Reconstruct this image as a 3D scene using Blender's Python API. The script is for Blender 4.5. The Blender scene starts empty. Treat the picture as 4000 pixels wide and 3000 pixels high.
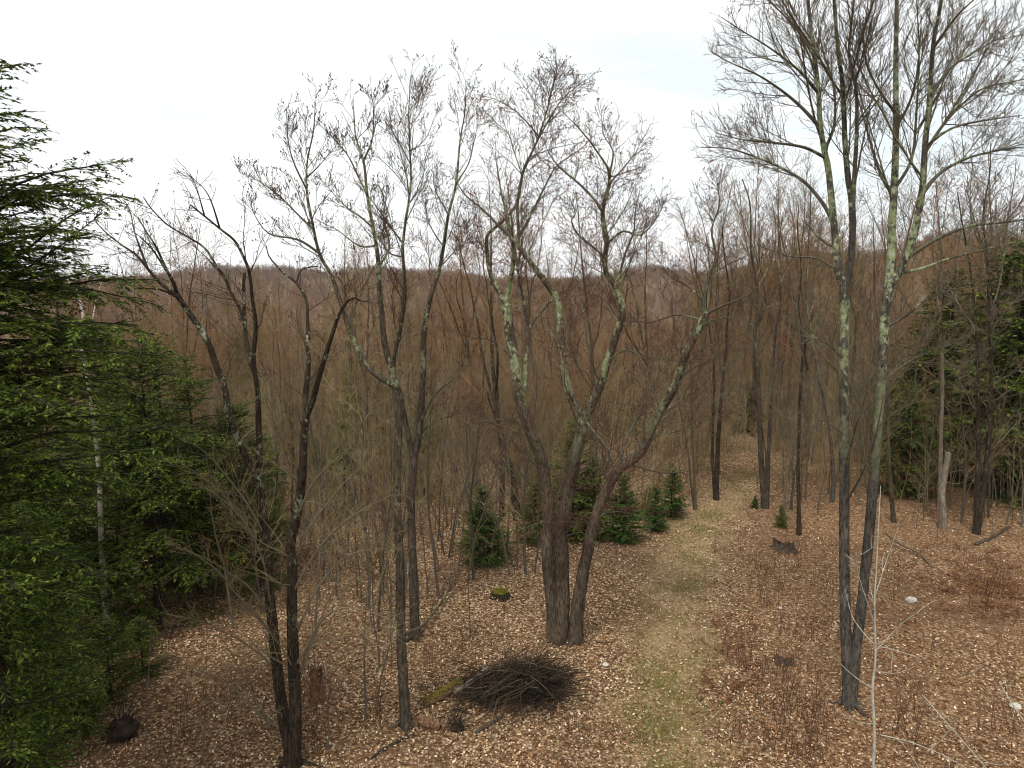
import bpy, math, random
import numpy as np
from mathutils import Vector
from mathutils.noise import noise as pnoise

SC = bpy.context.scene
COL = SC.collection
rad = math.radians

# ------------------------------------------------------------------ camera
H = 9.0                      # camera height above the clearing
PITCH = rad(7.8)
F = 2774.0                   # focal length in photo pixels (4000 wide)
cd = bpy.data.cameras.new('camera')
cd.sensor_width = 36.0
cd.lens = 36.0 * F / 4000.0
cd.clip_start = 0.1
cd.clip_end = 12000
cam = bpy.data.objects.new('camera', cd)
COL.objects.link(cam)
cam.location = (0, 0, H)
cam.rotation_euler = (math.pi / 2 - PITCH, 0, 0)
SC.camera = cam

# ------------------------------------------------------------------ sky and sun
SUN_ELEV, SUN_AZ = rad(60), rad(205)
w = bpy.data.worlds.new('World')
SC.world = w
w.use_nodes = True
nt = w.node_tree
nt.nodes.clear()
N = nt.nodes.new
out = N('ShaderNodeOutputWorld')
bg = N('ShaderNodeBackground'); bg.inputs['Strength'].default_value = 0.1
sky = N('ShaderNodeTexSky'); sky.sky_type = 'NISHITA'; sky.sun_disc = False
sky.sun_elevation = SUN_ELEV; sky.sun_rotation = SUN_AZ
tc = N('ShaderNodeTexCoord')
mp = N('ShaderNodeMapping'); mp.inputs['Scale'].default_value = (1.0, 1.0, 6.0)
mp.inputs['Location'].default_value = (0.35, 0.1, 0.2)
nz = N('ShaderNodeTexNoise'); nz.inputs['Scale'].default_value = 1.6; nz.inputs['Detail'].default_value = 6
nz.inputs['Roughness'].default_value = 0.55
cr = N('ShaderNodeValToRGB')
cr.color_ramp.elements[0].position = 0.33; cr.color_ramp.elements[0].color = (7.3, 7.9, 8.15, 1)
cr.color_ramp.elements[1].position = 0.52; cr.color_ramp.elements[1].color = (9.2, 9.3, 9.25, 1)
mx = N('ShaderNodeMix'); mx.data_type = 'RGBA'; mx.inputs['Factor'].default_value = 0.96
L = nt.links.new
L(tc.outputs['Generated'], mp.inputs['Vector']); L(mp.outputs['Vector'], nz.inputs['Vector'])
L(nz.outputs['Fac'], cr.inputs['Fac'])
L(sky.outputs['Color'], mx.inputs['A']); L(cr.outputs['Color'], mx.inputs['B'])
L(mx.outputs['Result'], bg.inputs['Color']); L(bg.outputs['Background'], out.inputs['Surface'])

sd = bpy.data.lights.new('sun', 'SUN')
sd.energy = 2.6; sd.angle = rad(14); sd.color = (1.0, 0.955, 0.89)
sun = bpy.data.objects.new('sun', sd)
COL.objects.link(sun)
sun_dir = Vector((math.sin(SUN_AZ) * math.cos(SUN_ELEV), math.cos(SUN_AZ) * math.cos(SUN_ELEV), math.sin(SUN_ELEV)))
sun.rotation_euler = sun_dir.to_track_quat('Z', 'Y').to_euler()
sun.location = (0, -20, 60)

SC.view_settings.view_transform = 'Standard'
SC.view_settings.look = 'None'
SC.view_settings.exposure = 0.38
SC.view_settings.gamma = 1.0
SC.view_settings.use_curve_mapping = False
SC.render.engine = 'CYCLES'
SC.cycles.filter_width = 1.05
SC.cycles.max_bounces = 6
SC.cycles.diffuse_bounces = 3
SC.cycles.glossy_bounces = 1
SC.cycles.transmission_bounces = 2
SC.cycles.volume_bounces = 0

# ------------------------------------------------------------------ helpers: objects
def emp(name, loc, label, cat, group=None, rz=0.0, sc=1.0):
    o = bpy.data.objects.new(name, None); COL.objects.link(o)
    o.location = loc; o.rotation_euler = (0, 0, rz); o.scale = (sc, sc, sc)
    o.empty_display_size = 0.3
    tag(o, label, cat, group)
    return o

def tag(o, label=None, cat=None, group=None, kind=None):
    if label: o['label'] = label
    if cat: o['category'] = cat
    if group: o['group'] = group
    if kind: o['kind'] = kind
    return o

def mesh(name, verts, quads=None, tris=None, mats=None, mi=None, smooth=True):
    me = bpy.data.meshes.new(name)
    verts = np.asarray(verts, np.float32)
    nq = 0 if quads is None else len(quads); ntr = 0 if tris is None else len(tris)
    me.vertices.add(len(verts)); me.vertices.foreach_set('co', verts.ravel())
    idx = []; st = []; tot = []
    if nq:
        idx.append(np.asarray(quads, np.int32).ravel()); st.append(np.arange(nq) * 4); tot.append(np.full(nq, 4))
    if ntr:
        idx.append(np.asarray(tris, np.int32).ravel()); st.append(nq * 4 + np.arange(ntr) * 3); tot.append(np.full(ntr, 3))
    idx = np.concatenate(idx); st = np.concatenate(st).astype(np.int32); tot = np.concatenate(tot).astype(np.int32)
    me.loops.add(len(idx)); me.loops.foreach_set('vertex_index', idx.astype(np.int32))
    me.polygons.add(nq + ntr); me.polygons.foreach_set('loop_start', st); me.polygons.foreach_set('loop_total', tot)
    for m in (mats or []): me.materials.append(m)
    if mi is not None: me.polygons.foreach_set('material_index', np.asarray(mi, np.int32))
    if smooth: me.polygons.foreach_set('use_smooth', np.ones(nq + ntr, bool))
    me.update(calc_edges=True)
    return me

def put(name, me, parent=None, loc=None):
    o = bpy.data.objects.new(name, me); COL.objects.link(o)
    if parent is not None: o.parent = parent
    if loc is not None: o.location = loc
    return o

def dup(o, parent=None):
    c = o.copy(); COL.objects.link(c)
    if parent is not None: c.parent = parent
    for ch in list(o.children): dup(ch, c)
    return c

# ------------------------------------------------------------------ helpers: shapes
def unit(v):
    return v / np.maximum(np.linalg.norm(v, axis=-1, keepdims=True), 1e-9)

class Geo:
    """collects verts / quads / tris of one mesh"""
    def __init__(s): s.v = []; s.q = []; s.t = []; s.n = 0; s.qm = []; s.tm = []
    def add(s, v, q=None, t=None, m=0):
        v = np.asarray(v, float).reshape(-1, 3)
        if q is not None and len(q): s.q.append(np.asarray(q) + s.n); s.qm.append(np.full(len(q), m))
        if t is not None and len(t): s.t.append(np.asarray(t) + s.n); s.tm.append(np.full(len(t), m))
        s.v.append(v); s.n += len(v)
    def tubes(s, P, R, k=4, m=0, jit=None, rng=None, cap=False):
        """P [B,n,3] centre lines, R [B,n] radii"""
        P = np.asarray(P, float); R = np.asarray(R, float)
        if P.ndim == 2: P = P[None]; R = R[None]
        B, n, _ = P.shape
        if B == 0: return
        T = unit(np.gradient(P, axis=1))
        mean = unit(P[:, -1] - P[:, 0])
        A = np.where(np.abs(mean[:, 2:3]) < 0.8, np.array([[0, 0, 1.0]]), np.array([[1.0, 0.13, 0]]))[:, None, :]
        Nn = unit(A - (A * T).sum(-1, keepdims=True) * T)
        Bn = np.cross(T, Nn)
        a = np.arange(k) / k * 2 * np.pi
        rr = R[:, :, None] * np.ones(k)
        if jit: rr = rr * (1 + jit * smooth_noise(rng, B, n, k))
        V = P[:, :, None, :] + rr[..., None] * (np.cos(a)[None, None, :, None] * Nn[:, :, None, :] + np.sin(a)[None, None, :, None] * Bn[:, :, None, :])
        i = np.arange(n - 1)[:, None]; j = np.arange(k)[None, :]
        q = np.stack([i * k + j, i * k + (j + 1) % k, (i + 1) * k + (j + 1) % k, (i + 1) * k + j], -1).reshape(-1, 4)
        Q = (q[None] + (np.arange(B) * n * k)[:, None, None]).reshape(-1, 4)
        t = None
        if cap:
            c = np.array([[0, x, x + 1] for x in range(1, k - 1)]) + (n - 1) * k
            t = (c[None] + (np.arange(B) * n * k)[:, None, None]).reshape(-1, 3)
        s.add(V, Q, t, m)
    def diamonds(s, base, d, side, ln, wd, m=0):
        """flat pointed leaf or needle spray: base, left, tip, right"""
        ln = np.asarray(ln)[:, None]; wd = np.asarray(wd)[:, None]
        b = base; tip = base + d * ln; mid = base + d * ln * 0.45
        l = mid + side * wd; r = mid - side * wd
        V = np.stack([b, l, tip, r], 1)
        n = len(base); o = np.arange(n) * 4
        t = np.concatenate([np.stack([o, o + 1, o + 2], 1), np.stack([o, o + 2, o + 3], 1)])
        s.add(V, None, t, m)
    def spindles(s, base, d, ln, wd, m=0):
        """small closed buds: a three sided spindle"""
        n = len(base); ln = np.asarray(ln)[:, None]; wd = np.asarray(wd)[:, None]
        A = np.where(np.abs(d[:, 2:3]) < 0.8, np.array([[0, 0, 1.0]]), np.array([[1.0, 0, 0]]))
        u = unit(np.cross(d, A)); v = np.cross(d, u); mid = base + d * ln * 0.45
        ring = [mid + wd * (math.cos(x) * u + math.sin(x) * v) for x in (0, 2.094, 4.189)]
        V = np.stack([base, *ring, base + d * ln], 1); o = np.arange(n) * 5
        t = []
        for a, b in ((1, 2), (2, 3), (3, 1)):
            t.append(np.stack([o, o + b, o + a], 1)); t.append(np.stack([o + a, o + b, o + 4], 1))
        s.add(V, None, np.concatenate(t), m)
    def mesh(s, name, mats, smooth=True):
        if not s.v: s.add(np.zeros((3, 3)), None, [[0, 1, 2]])
        v = np.concatenate(s.v)
        q = np.concatenate(s.q) if s.q else None; t = np.concatenate(s.t) if s.t else None
        mi = np.concatenate(s.qm + s.tm)
        return mesh(name, v, q, t, mats, mi, smooth)

def smooth_noise(rng, B, n, k):
    x = rng.standard_normal((B, n, k))
    y = x.copy()
    for sft in (1, 2): y[:, sft:] += x[:, :-sft]
    y += 0.6 * np.roll(y, 1, 2)
    # ridges that run along the trunk
    rg = rng.standard_normal((B, 1, k)) * 1.6
    return (y * 0.45 + rg) * 0.6

def resample(pts, step):
    """catmull-rom through the points, about one sample per step"""
    p = np.asarray(pts, float)
    if len(p) == 2: p = np.array([p[0], (p[0] + p[1]) / 2, p[1]])
    e = np.vstack([2 * p[0] - p[1], p, 2 * p[-1] - p[-2]])
    o = []
    for i in range(len(p) - 1):
        a, b, c, d = e[i:i + 4]
        n = max(2, int(np.linalg.norm((c - b)[:3]) / step))
        t = np.linspace(0, 1, n, endpoint=False)[:, None]
        o.append(0.5 * (2 * b + (c - a) * t + (2 * a - 5 * b + 4 * c - d) * t ** 2 + (3 * b - a - 3 * c + d) * t ** 3))
    o.append(p[-1:])
    return np.vstack(o)

def grow(rng, P0, D0, Ln, n, wig, up, wig0=0.0):
    """curved shoots: [B,n,3]"""
    B = len(P0); P = np.empty((B, n, 3)); P[:, 0] = P0
    d = unit(D0 + wig0 * rng.standard_normal((B, 3)))
    up = np.broadcast_to(np.asarray(up, float).reshape(-1, 1) if np.ndim(up) else up, (B, 1)) if np.ndim(up) else up
    for i in range(1, n):
        P[:, i] = P[:, i - 1] + d * (Ln / (n - 1))[:, None]
        d = d + wig * rng.standard_normal((B, 3))
        d[:, 2] += (up[:, 0] if np.ndim(up) else up)
        d = unit(d)
    return P

def lens(P): return np.linalg.norm(np.diff(P, axis=1), axis=2).sum(1)

def spawn(rng, P, R, dens, t0, t1, ang, lf, n=5, wig=0.12, up=0.05, rmin=0.004, rf=0.6, lmin=0.1, lmax=9, taper=0.6, upd=0.0, ang_sd=0.18, flat=None):
    """children along the parents: dens per metre"""
    if len(P) == 0: return np.zeros((0, n, 3)), np.zeros((0, n))
    B, m, _ = P.shape
    Lp = lens(P)
    cnt = rng.poisson(np.maximum(dens * Lp * (t1 - t0), 0.0))
    idx = np.repeat(np.arange(B), cnt); K = len(idx)
    t = t0 + (t1 - t0) * rng.random(K)
    f = t * (m - 1); i = np.minimum(f.astype(int), m - 2); g = (f - i)[:, None]
    p = P[idx, i] * (1 - g) + P[idx, i + 1] * g
    r = R[idx, i] * (1 - g[:, 0]) + R[idx, i + 1] * g[:, 0]
    T = unit(P[idx, i + 1] - P[idx, i])
    A = unit(rng.standard_normal((K, 3)))
    if flat is not None: A[:, 2] *= flat
    S = unit(A - (A * T).sum(1, keepdims=True) * T)
    a = ang + ang_sd * rng.standard_normal(K)
    D = unit(np.cos(a)[:, None] * T + np.sin(a)[:, None] * S + np.array([0, 0, upd]))
    ln = lf * Lp[idx] * (1 - taper * t) * (0.5 + 0.7 * rng.random(K))
    ln = np.clip(ln, lmin, lmax)
    C = grow(rng, p, D, ln, n, wig, up)
    r0 = np.clip(np.minimum(r * rf, 0.003 + 0.0068 * ln), rmin, None)
    Rr = r0[:, None] * (1 - np.linspace(0, 1, n)[None] * 0.75)
    return C, np.maximum(Rr, rmin * 0.8)

# ------------------------------------------------------------------ photo geometry -> world
SP, CP = math.sin(PITCH), math.cos(PITCH)
def ray(sx, sy):
    x = (sx - 2000) / F; y = (1500 - sy) / F
    return np.array([x, CP + y * SP, -SP + y * CP])

def smst(x, a, b):
    t = np.clip((x - a) / (b - a), 0, 1); return t * t * (3 - 2 * t)

SKY_X = np.array([-400, 300, 450, 560, 700, 800, 950, 1100, 1300, 1500, 1650, 1720, 1900, 2100, 2200, 2350, 2500, 2560, 2620, 2800, 2900, 3100, 3300, 3500, 3600, 3720, 4000, 4400.])
SKY_Y = np.array([1120, 1112, 1097, 1090, 1077, 1063, 1052, 1056, 1074, 1054, 1060, 1070, 1087, 1102, 1104, 1078, 1058, 1048, 1060, 1088, 1054, 1024, 1018, 1004, 962, 958, 975, 985.])
AZ = (SKY_X - 2000) / F
HR = 9 + 1000 * (1121 - SKY_Y) / F - 8.5
def height(x, y):
    x = np.asarray(x, float); y = np.asarray(y, float)
    az = np.clip(x / np.maximum(y, 1.0), -1.2, 1.2)
    y0 = 36 + 1.3 * np.clip(x - 3, 0, 40)
    z = -24 * (1 - np.exp(-np.maximum(0, y - y0) / 120))
    hill = np.interp(az, AZ, HR)
    d = np.sqrt(x * x + y * y)
    z = z + (hill + 24) * smst(d, 330, 1000) * (y > 0)
    z = z - 30 * smst(d, 1050, 1500) * (y > 0)
    far = 26 + 16 * np.exp(-((az - 0.21) / 0.06) ** 2)
    z = z + np.maximum(0, far - (hill - 30)) * smst(d, 1600, 2300) * (y > 0)
    z = z + 0.10 * np.sin(0.31 * x + 1.0) * np.cos(0.27 * y) + 0.05 * np.sin(0.9 * x + 0.5 * y) + 0.04 * np.sin(1.3 * y - 0.7 * x)
    z = z + smst(d, 120, 260) * (2.6 * np.sin(x * 0.031 + 1 + 0.004 * y) * np.sin(y * 0.019) + 1.5 * np.sin(x * 0.06 + y * 0.013))
    z = z + smst(d, 400, 900) * (2.2 * np.sin(x * 0.05 + 2 * np.sin(y * 0.01)) + 1.6 * np.sin(x * 0.113 + 1.0))
    return z

def P3(sx, sy, Y):
    d = ray(sx, sy); return np.array([0, 0, H]) + d * (Y / d[1])

def G(sx, sy):
    d = ray(sx, sy); t = 3.0
    for _ in range(6000):
        p = np.array([0, 0, H]) + d * t
        if p[2] <= float(height(p[0], p[1])): break
        t += 0.01 if t < 60 else 0.1
    return np.array([p[0], p[1], float(height(p[0], p[1]))])

def ground(x, y): return float(height(x, y))
def pxy(x, y, z):
    """world -> photo pixel"""
    dx, dy, dz = x, y, z - H
    f = dy * CP - dz * SP; u = dy * SP + dz * CP
    return 2000 + F * dx / f, 1500 - F * u / f

TRAIL = np.array([G(*p)[:2] for p in [(2640, 3000), (2615, 2700), (2630, 2400), (2690, 2170), (2760, 2020), (2850, 1920), (2905, 1865)]])
TRAIL = np.vstack([[TRAIL[0][0] - 0.4, 0], TRAIL, [TRAIL[-1][0] + 3.2, TRAIL[-1][1] + 5.0], [TRAIL[-1][0] + 12, TRAIL[-1][1] + 14]])
def trail_x(y): return np.interp(y, TRAIL[:, 1], TRAIL[:, 0])

# ------------------------------------------------------------------ materials
def mat(name, fn, rough=0.85, spec=0.08):
    m = bpy.data.materials.new(name); m.use_nodes = True
    n = m.node_tree; b = n.nodes['Principled BSDF']
    b.inputs['Roughness'].default_value = rough
    b.inputs['Specular IOR Level'].default_value = spec
    fn(n, b)
    return m

def nd(n, typ, **kw):
    x = n.nodes.new(typ)
    for k, v in kw.items():
        if k in x.inputs: x.inputs[k].default_value = v
        else: setattr(x, k, v)
    return x

def ramp(n, src, stops):
    r = n.nodes.new('ShaderNodeValToRGB'); e = r.color_ramp.elements
    while len(e) < len(stops): e.new(0.5)
    for i, (p, c) in enumerate(stops):
        e[i].position = p
        e[i].color = (c, c, c, 1) if np.isscalar(c) else (*c, 1)
    n.links.new(src, r.inputs['Fac']); return r.outputs['Color']

def mixc(n, fac, a, b, mode='MIX'):
    m = n.nodes.new('ShaderNodeMix'); m.data_type = 'RGBA'; m.blend_type = mode
    for s, v in (('Factor', fac), ('A', a), ('B', b)):
        if hasattr(v, 'is_output') or isinstance(v, bpy.types.NodeSocket): n.links.new(v, m.inputs[s])
        elif s == 'Factor': m.inputs[s].default_value = v
        else: m.inputs[s].default_value = (*v, 1)
    return m.outputs['Result']

def coords(n, scale=(1, 1, 1)):
    t = n.nodes.new('ShaderNodeTexCoord'); m = nd(n, 'ShaderNodeMapping', Scale=scale)
    n.links.new(t.outputs['Object'], m.inputs['Vector']); return m.outputs['Vector']

def noise(n, vec, scale, detail=4, rough=0.55):
    x = nd(n, 'ShaderNodeTexNoise', Scale=scale, Detail=detail, Roughness=rough)
    n.links.new(vec, x.inputs['Vector']); return x.outputs['Fac']

def math_(n, op, a, b=None, clamp=False):
    m = n.nodes.new('ShaderNodeMath'); m.operation = op; m.use_clamp = clamp
    for i, v in enumerate((a, b)):
        if v is None: continue
        if isinstance(v, bpy.types.NodeSocket): n.links.new(v, m.inputs[i])
        else: m.inputs[i].default_value = v
    return m.outputs[0]

def bark(name, dark, light, lichen=None, lz=(0, 1), lamt=0.5, rnd=0.0, rough=0.95, bump=1.0, lsc=5.0):
    def f(n, b):
        v = coords(n, (10, 10, 2.6)); a = noise(n, v, 2.2, 8, 0.72)
        c = ramp(n, a, [(0.34, dark), (0.52, tuple((x + y) / 2 for x, y in zip(dark, light))), (0.68, light)])
        g = noise(n, coords(n), 1.1, 3)
        c = mixc(n, ramp(n, g, [(0.35, 0.0), (0.7, 0.5)]), c, tuple(x * 0.55 for x in dark))
        if lichen:
            p = noise(n, coords(n, (1, 1, 0.6)), lsc * 0.45, 3, 0.6)
            p2 = noise(n, coords(n, (1, 1, 0.8)), lsc * 3.2, 4, 0.7)
            p = math_(n, 'ADD', math_(n, 'MULTIPLY', p, 0.55), math_(n, 'MULTIPLY', p2, 0.45))
            thr = 0.60 - 0.13 * lamt
            pk = ramp(n, p, [(thr, 0.0), (thr + 0.035, 0.9)])
            sp = nd(n, 'ShaderNodeSeparateXYZ'); n.links.new(coords(n), sp.inputs[0])
            mr = nd(n, 'ShaderNodeMapRange'); n.links.new(sp.outputs['Z'], mr.inputs['Value'])
            mr.inputs['From Min'].default_value = lz[0]; mr.inputs['From Max'].default_value = lz[1]
            k = math_(n, 'MULTIPLY', pk, mr.outputs['Result'])
            lc = ramp(n, noise(n, coords(n), 11, 4), [(0.32, tuple(x * 0.55 for x in lichen)), (0.52, lichen), (0.7, (0.40, 0.42, 0.32))])
            c = mixc(n, k, c, lc)
        if rnd:
            oi = n.nodes.new('ShaderNodeObjectInfo')
            c = mixc(n, ramp(n, oi.outputs['Random'], [(0, 0.0), (1, rnd)]), c, tuple(min(1, x * 1.9) for x in light))
        n.links.new(c, b.inputs['Base Color'])
        bp = nd(n, 'ShaderNodeBump', Strength=bump, Distance=0.03); n.links.new(a, bp.inputs['Height'])
        n.links.new(bp.outputs['Normal'], b.inputs['Normal'])
    return mat(name, f, rough, 0.06)

def twigm(name, a, b_, c_=None):
    """twig colour that differs from tree to tree and along the twigs"""
    def f(n, b):
        oi = n.nodes.new('ShaderNodeObjectInfo')
        c = ramp(n, oi.outputs['Random'], [(0.0, a), (0.55, b_), (1.0, c_ or b_)])
        v = noise(n, coords(n), 1.7, 3)
        c = mixc(n, ramp(n, v, [(0.35, 0.0), (0.65, 0.6)]), c, tuple(x * 0.6 for x in a))
        n.links.new(c, b.inputs['Base Color'])
    return mat(name, f, 0.9, 0.05)

def leafm(name, stops, trans=0.0, rough=0.7, isl=True, spec=0.05):
    def f(n, b):
        g = n.nodes.new('ShaderNodeNewGeometry')
        c = ramp(n, g.outputs['Random Per Island'], stops)
        v = noise(n, coords(n), 0.9, 3)
        c = mixc(n, ramp(n, v, [(0.3, 0.0), (0.75, 0.35)]), c, stops[0][1])
        n.links.new(c, b.inputs['Base Color'])
        if trans:
            tr = n.nodes.new('ShaderNodeBsdfTranslucent'); n.links.new(c, tr.inputs['Color'])
            ms = nd(n, 'ShaderNodeMixShader'); ms.inputs[0].default_value = trans
            o = n.nodes['Material Output']
            n.links.new(b.outputs[0], ms.inputs[1]); n.links.new(tr.outputs[0], ms.inputs[2]); n.links.new(ms.outputs[0], o.inputs['Surface'])
    return mat(name, f, rough, spec)

LICH = (0.25, 0.29, 0.15)
M = {}
M['bark_dark'] = bark('bark_dark', (0.009, 0.007, 0.005), (0.085, 0.066, 0.046), (0.24, 0.27, 0.17), (0.0, 9), 0.35, lsc=7)
M['bark_grey'] = bark('bark_grey', (0.018, 0.016, 0.013), (0.175, 0.157, 0.132), LICH, (4.6, 7.6), 0.95, lsc=3.2)
M['bark_maple'] = bark('bark_maple', (0.018, 0.012, 0.008), (0.19, 0.148, 0.105), LICH, (4.6, 7.6), 0.75, lsc=3.5)
M['bark_mid'] = bark('bark_mid', (0.018, 0.014, 0.010), (0.15, 0.122, 0.088), LICH, (4.5, 9.0), 0.6, lsc=4)
M['bark_wood'] = bark('bark_wood', (0.016, 0.012, 0.008), (0.13, 0.10, 0.066), (0.22, 0.25, 0.15), (1.0, 9.0), 0.45, rnd=0.45)
M['bark_snag'] = bark('bark_snag', (0.10, 0.075, 0.055), (0.34, 0.29, 0.23))
M['bark_sapling'] = bark('bark_sapling', (0.04, 0.032, 0.024), (0.15, 0.125, 0.095), rnd=0.25)
M['bark_conifer'] = bark('bark_conifer', (0.02, 0.015, 0.012), (0.07, 0.055, 0.045))
M['limb_green'] = bark('limb_green', (0.05, 0.045, 0.032), (0.19, 0.175, 0.125), LICH, (2, 9), 0.5)
M['twig_dark'] = twigm('twig_dark', (0.075, 0.052, 0.038), (0.075, 0.052, 0.038))
M['twig_grey'] = twigm('twig_grey', (0.15, 0.122, 0.082), (0.15, 0.122, 0.082))
M['twig_pale'] = twigm('twig_pale', (0.30, 0.235, 0.125), (0.20, 0.15, 0.072), (0.38, 0.315, 0.19))
M['twig_red'] = twigm('twig_red', (0.11, 0.062, 0.045), (0.12, 0.07, 0.05))
M['twig_wood'] = twigm('twig_wood', (0.17, 0.105, 0.050), (0.20, 0.145, 0.070), (0.31, 0.25, 0.14))
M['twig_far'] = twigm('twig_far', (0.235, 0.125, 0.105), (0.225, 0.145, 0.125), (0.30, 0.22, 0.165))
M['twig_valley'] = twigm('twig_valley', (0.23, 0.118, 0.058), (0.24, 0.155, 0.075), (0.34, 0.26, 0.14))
M['bud_red'] = leafm('bud_red', [(0.0, (0.075, 0.026, 0.018)), (0.6, (0.15, 0.055, 0.034)), (1.0, (0.22, 0.12, 0.065))])
M['bud_brown'] = leafm('bud_brown', [(0.0, (0.05, 0.03, 0.022)), (1.0, (0.14, 0.08, 0.055))])
M['bud_green'] = leafm('bud_green', [(0.0, (0.16, 0.20, 0.06)), (1.0, (0.34, 0.38, 0.14))])
M['hemlock_needles'] = leafm('hemlock_needles', [(0.0, (0.018, 0.034, 0.007)), (0.5, (0.070, 0.108, 0.018)), (1.0, (0.20, 0.235, 0.038))], 0.28, 0.55)
M['spruce_needles'] = leafm('spruce_needles', [(0.0, (0.016, 0.042, 0.012)), (0.5, (0.05, 0.108, 0.022)), (1.0, (0.15, 0.215, 0.042))], 0.2, 0.55)
M['olive_needles'] = leafm('olive_needles', [(0.0, (0.04, 0.06, 0.012)), (0.6, (0.125, 0.16, 0.03)), (1.0, (0.21, 0.235, 0.05))], 0.22, 0.55)
M['leaf'] = leafm('leaf', [(0.0, (0.075, 0.036, 0.018)), (0.3, (0.195, 0.098, 0.048)), (0.62, (0.34, 0.198, 0.105)), (0.82, (0.56, 0.395, 0.235)), (1.0, (0.78, 0.63, 0.43))], 0.0, 0.6)
M['leaf_red'] = leafm('leaf_red', [(0.0, (0.08, 0.039, 0.019)), (0.4, (0.22, 0.112, 0.052)), (0.8, (0.37, 0.215, 0.110)), (1.0, (0.66, 0.50, 0.33))], 0.0, 0.6)
M['dry_leaf'] = leafm('dry_leaf', [(0.0, (0.34, 0.25, 0.15)), (1.0, (0.60, 0.49, 0.34))], 0.2)
M['bracken'] = leafm('bracken', [(0.0, (0.09, 0.042, 0.022)), (0.6, (0.23, 0.11, 0.055)), (1.0, (0.36, 0.205, 0.11))], 0.15)
M['fern_tan'] = leafm('fern_tan', [(0.0, (0.36, 0.19, 0.09)), (1.0, (0.55, 0.34, 0.18))], 0.2)
M['grass'] = leafm('grass', [(0.0, (0.11, 0.11, 0.025)), (0.5, (0.24, 0.21, 0.07)), (0.8, (0.13, 0.20, 0.035)), (1.0, (0.42, 0.33, 0.15))], 0.25)
M['stem_brown'] = twigm('stem_brown', (0.075, 0.038, 0.022), (0.12, 0.065, 0.038))

def f_birch(n, b):
    v = coords(n, (2.5, 2.5, 26)); a = noise(n, v, 1.5, 4, 0.6)
    c = ramp(n, a, [(0.33, (0.06, 0.05, 0.045)), (0.43, (0.36, 0.32, 0.27)), (0.7, (0.58, 0.54, 0.47))])
    g = noise(n, coords(n, (1, 1, 0.5)), 3.0, 3)
    c = mixc(n, ramp(n, g, [(0.56, 0.0), (0.68, 0.8)]), c, (0.13, 0.11, 0.09))
    n.links.new(c, b.inputs['Base Color'])
M['birch'] = mat('birch', f_birch, 0.7)

def f_beech(n, b):
    a = noise(n, coords(n, (6, 6, 3)), 2.0, 4)
    c = ramp(n, a, [(0.35, (0.24, 0.225, 0.185)), (0.65, (0.40, 0.385, 0.32))])
    n.links.new(c, b.inputs['Base Color'])
M['smooth_grey'] = mat('smooth_grey', f_beech, 0.75)

def f_moss(n, b):
    a = noise(n, coords(n), 9, 5, 0.7)
    c = ramp(n, a, [(0.3, (0.05, 0.045, 0.012)), (0.55, (0.17, 0.15, 0.025)), (0.75, (0.27, 0.23, 0.05))])
    n.links.new(c, b.inputs['Base Color'])
    bp = nd(n, 'ShaderNodeBump', Strength=0.9, Distance=0.02); n.links.new(a, bp.inputs['Height']); n.links.new(bp.outputs['Normal'], b.inputs['Normal'])
M['moss'] = mat('moss', f_moss, 0.95)

def f_rot(n, b):
    a = noise(n, coords(n, (12, 3, 12)), 2.0, 6, 0.7)
    c = ramp(n, a, [(0.3, (0.035, 0.018, 0.010)), (0.5, (0.15, 0.080, 0.045)), (0.72, (0.36, 0.235, 0.14))])
    n.links.new(c, b.inputs['Base Color'])
    bp = nd(n, 'ShaderNodeBump', Strength=0.8, Distance=0.03); n.links.new(a, bp.inputs['Height']); n.links.new(bp.outputs['Normal'], b.inputs['Normal'])
M['rotten'] = mat('rotten', f_rot, 0.9)

def f_stone(n, b):
    a = noise(n, coords(n), 6, 6, 0.65)
    c = ramp(n, a, [(0.3, (0.26, 0.24, 0.20)), (0.6, (0.52, 0.49, 0.43)), (0.8, (0.60, 0.58, 0.52))])
    n.links.new(c, b.inputs['Base Color'])
    bp = nd(n, 'ShaderNodeBump', Strength=0.5, Distance=0.02); n.links.new(a, bp.inputs['Height']); n.links.new(bp.outputs['Normal'], b.inputs['Normal'])
M['stone'] = mat('stone', f_stone, 0.85)

def f_soil(n, b):
    a = noise(n, coords(n), 8, 6, 0.7)
    c = ramp(n, a, [(0.3, (0.012, 0.009, 0.007)), (0.7, (0.06, 0.042, 0.03))])
    n.links.new(c, b.inputs['Base Color'])
    bp = nd(n, 'ShaderNodeBump', Strength=0.9, Distance=0.04); n.links.new(a, bp.inputs['Height']); n.links.new(bp.outputs['Normal'], b.inputs['Normal'])
M['soil'] = mat('soil', f_soil, 1.0)

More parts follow.
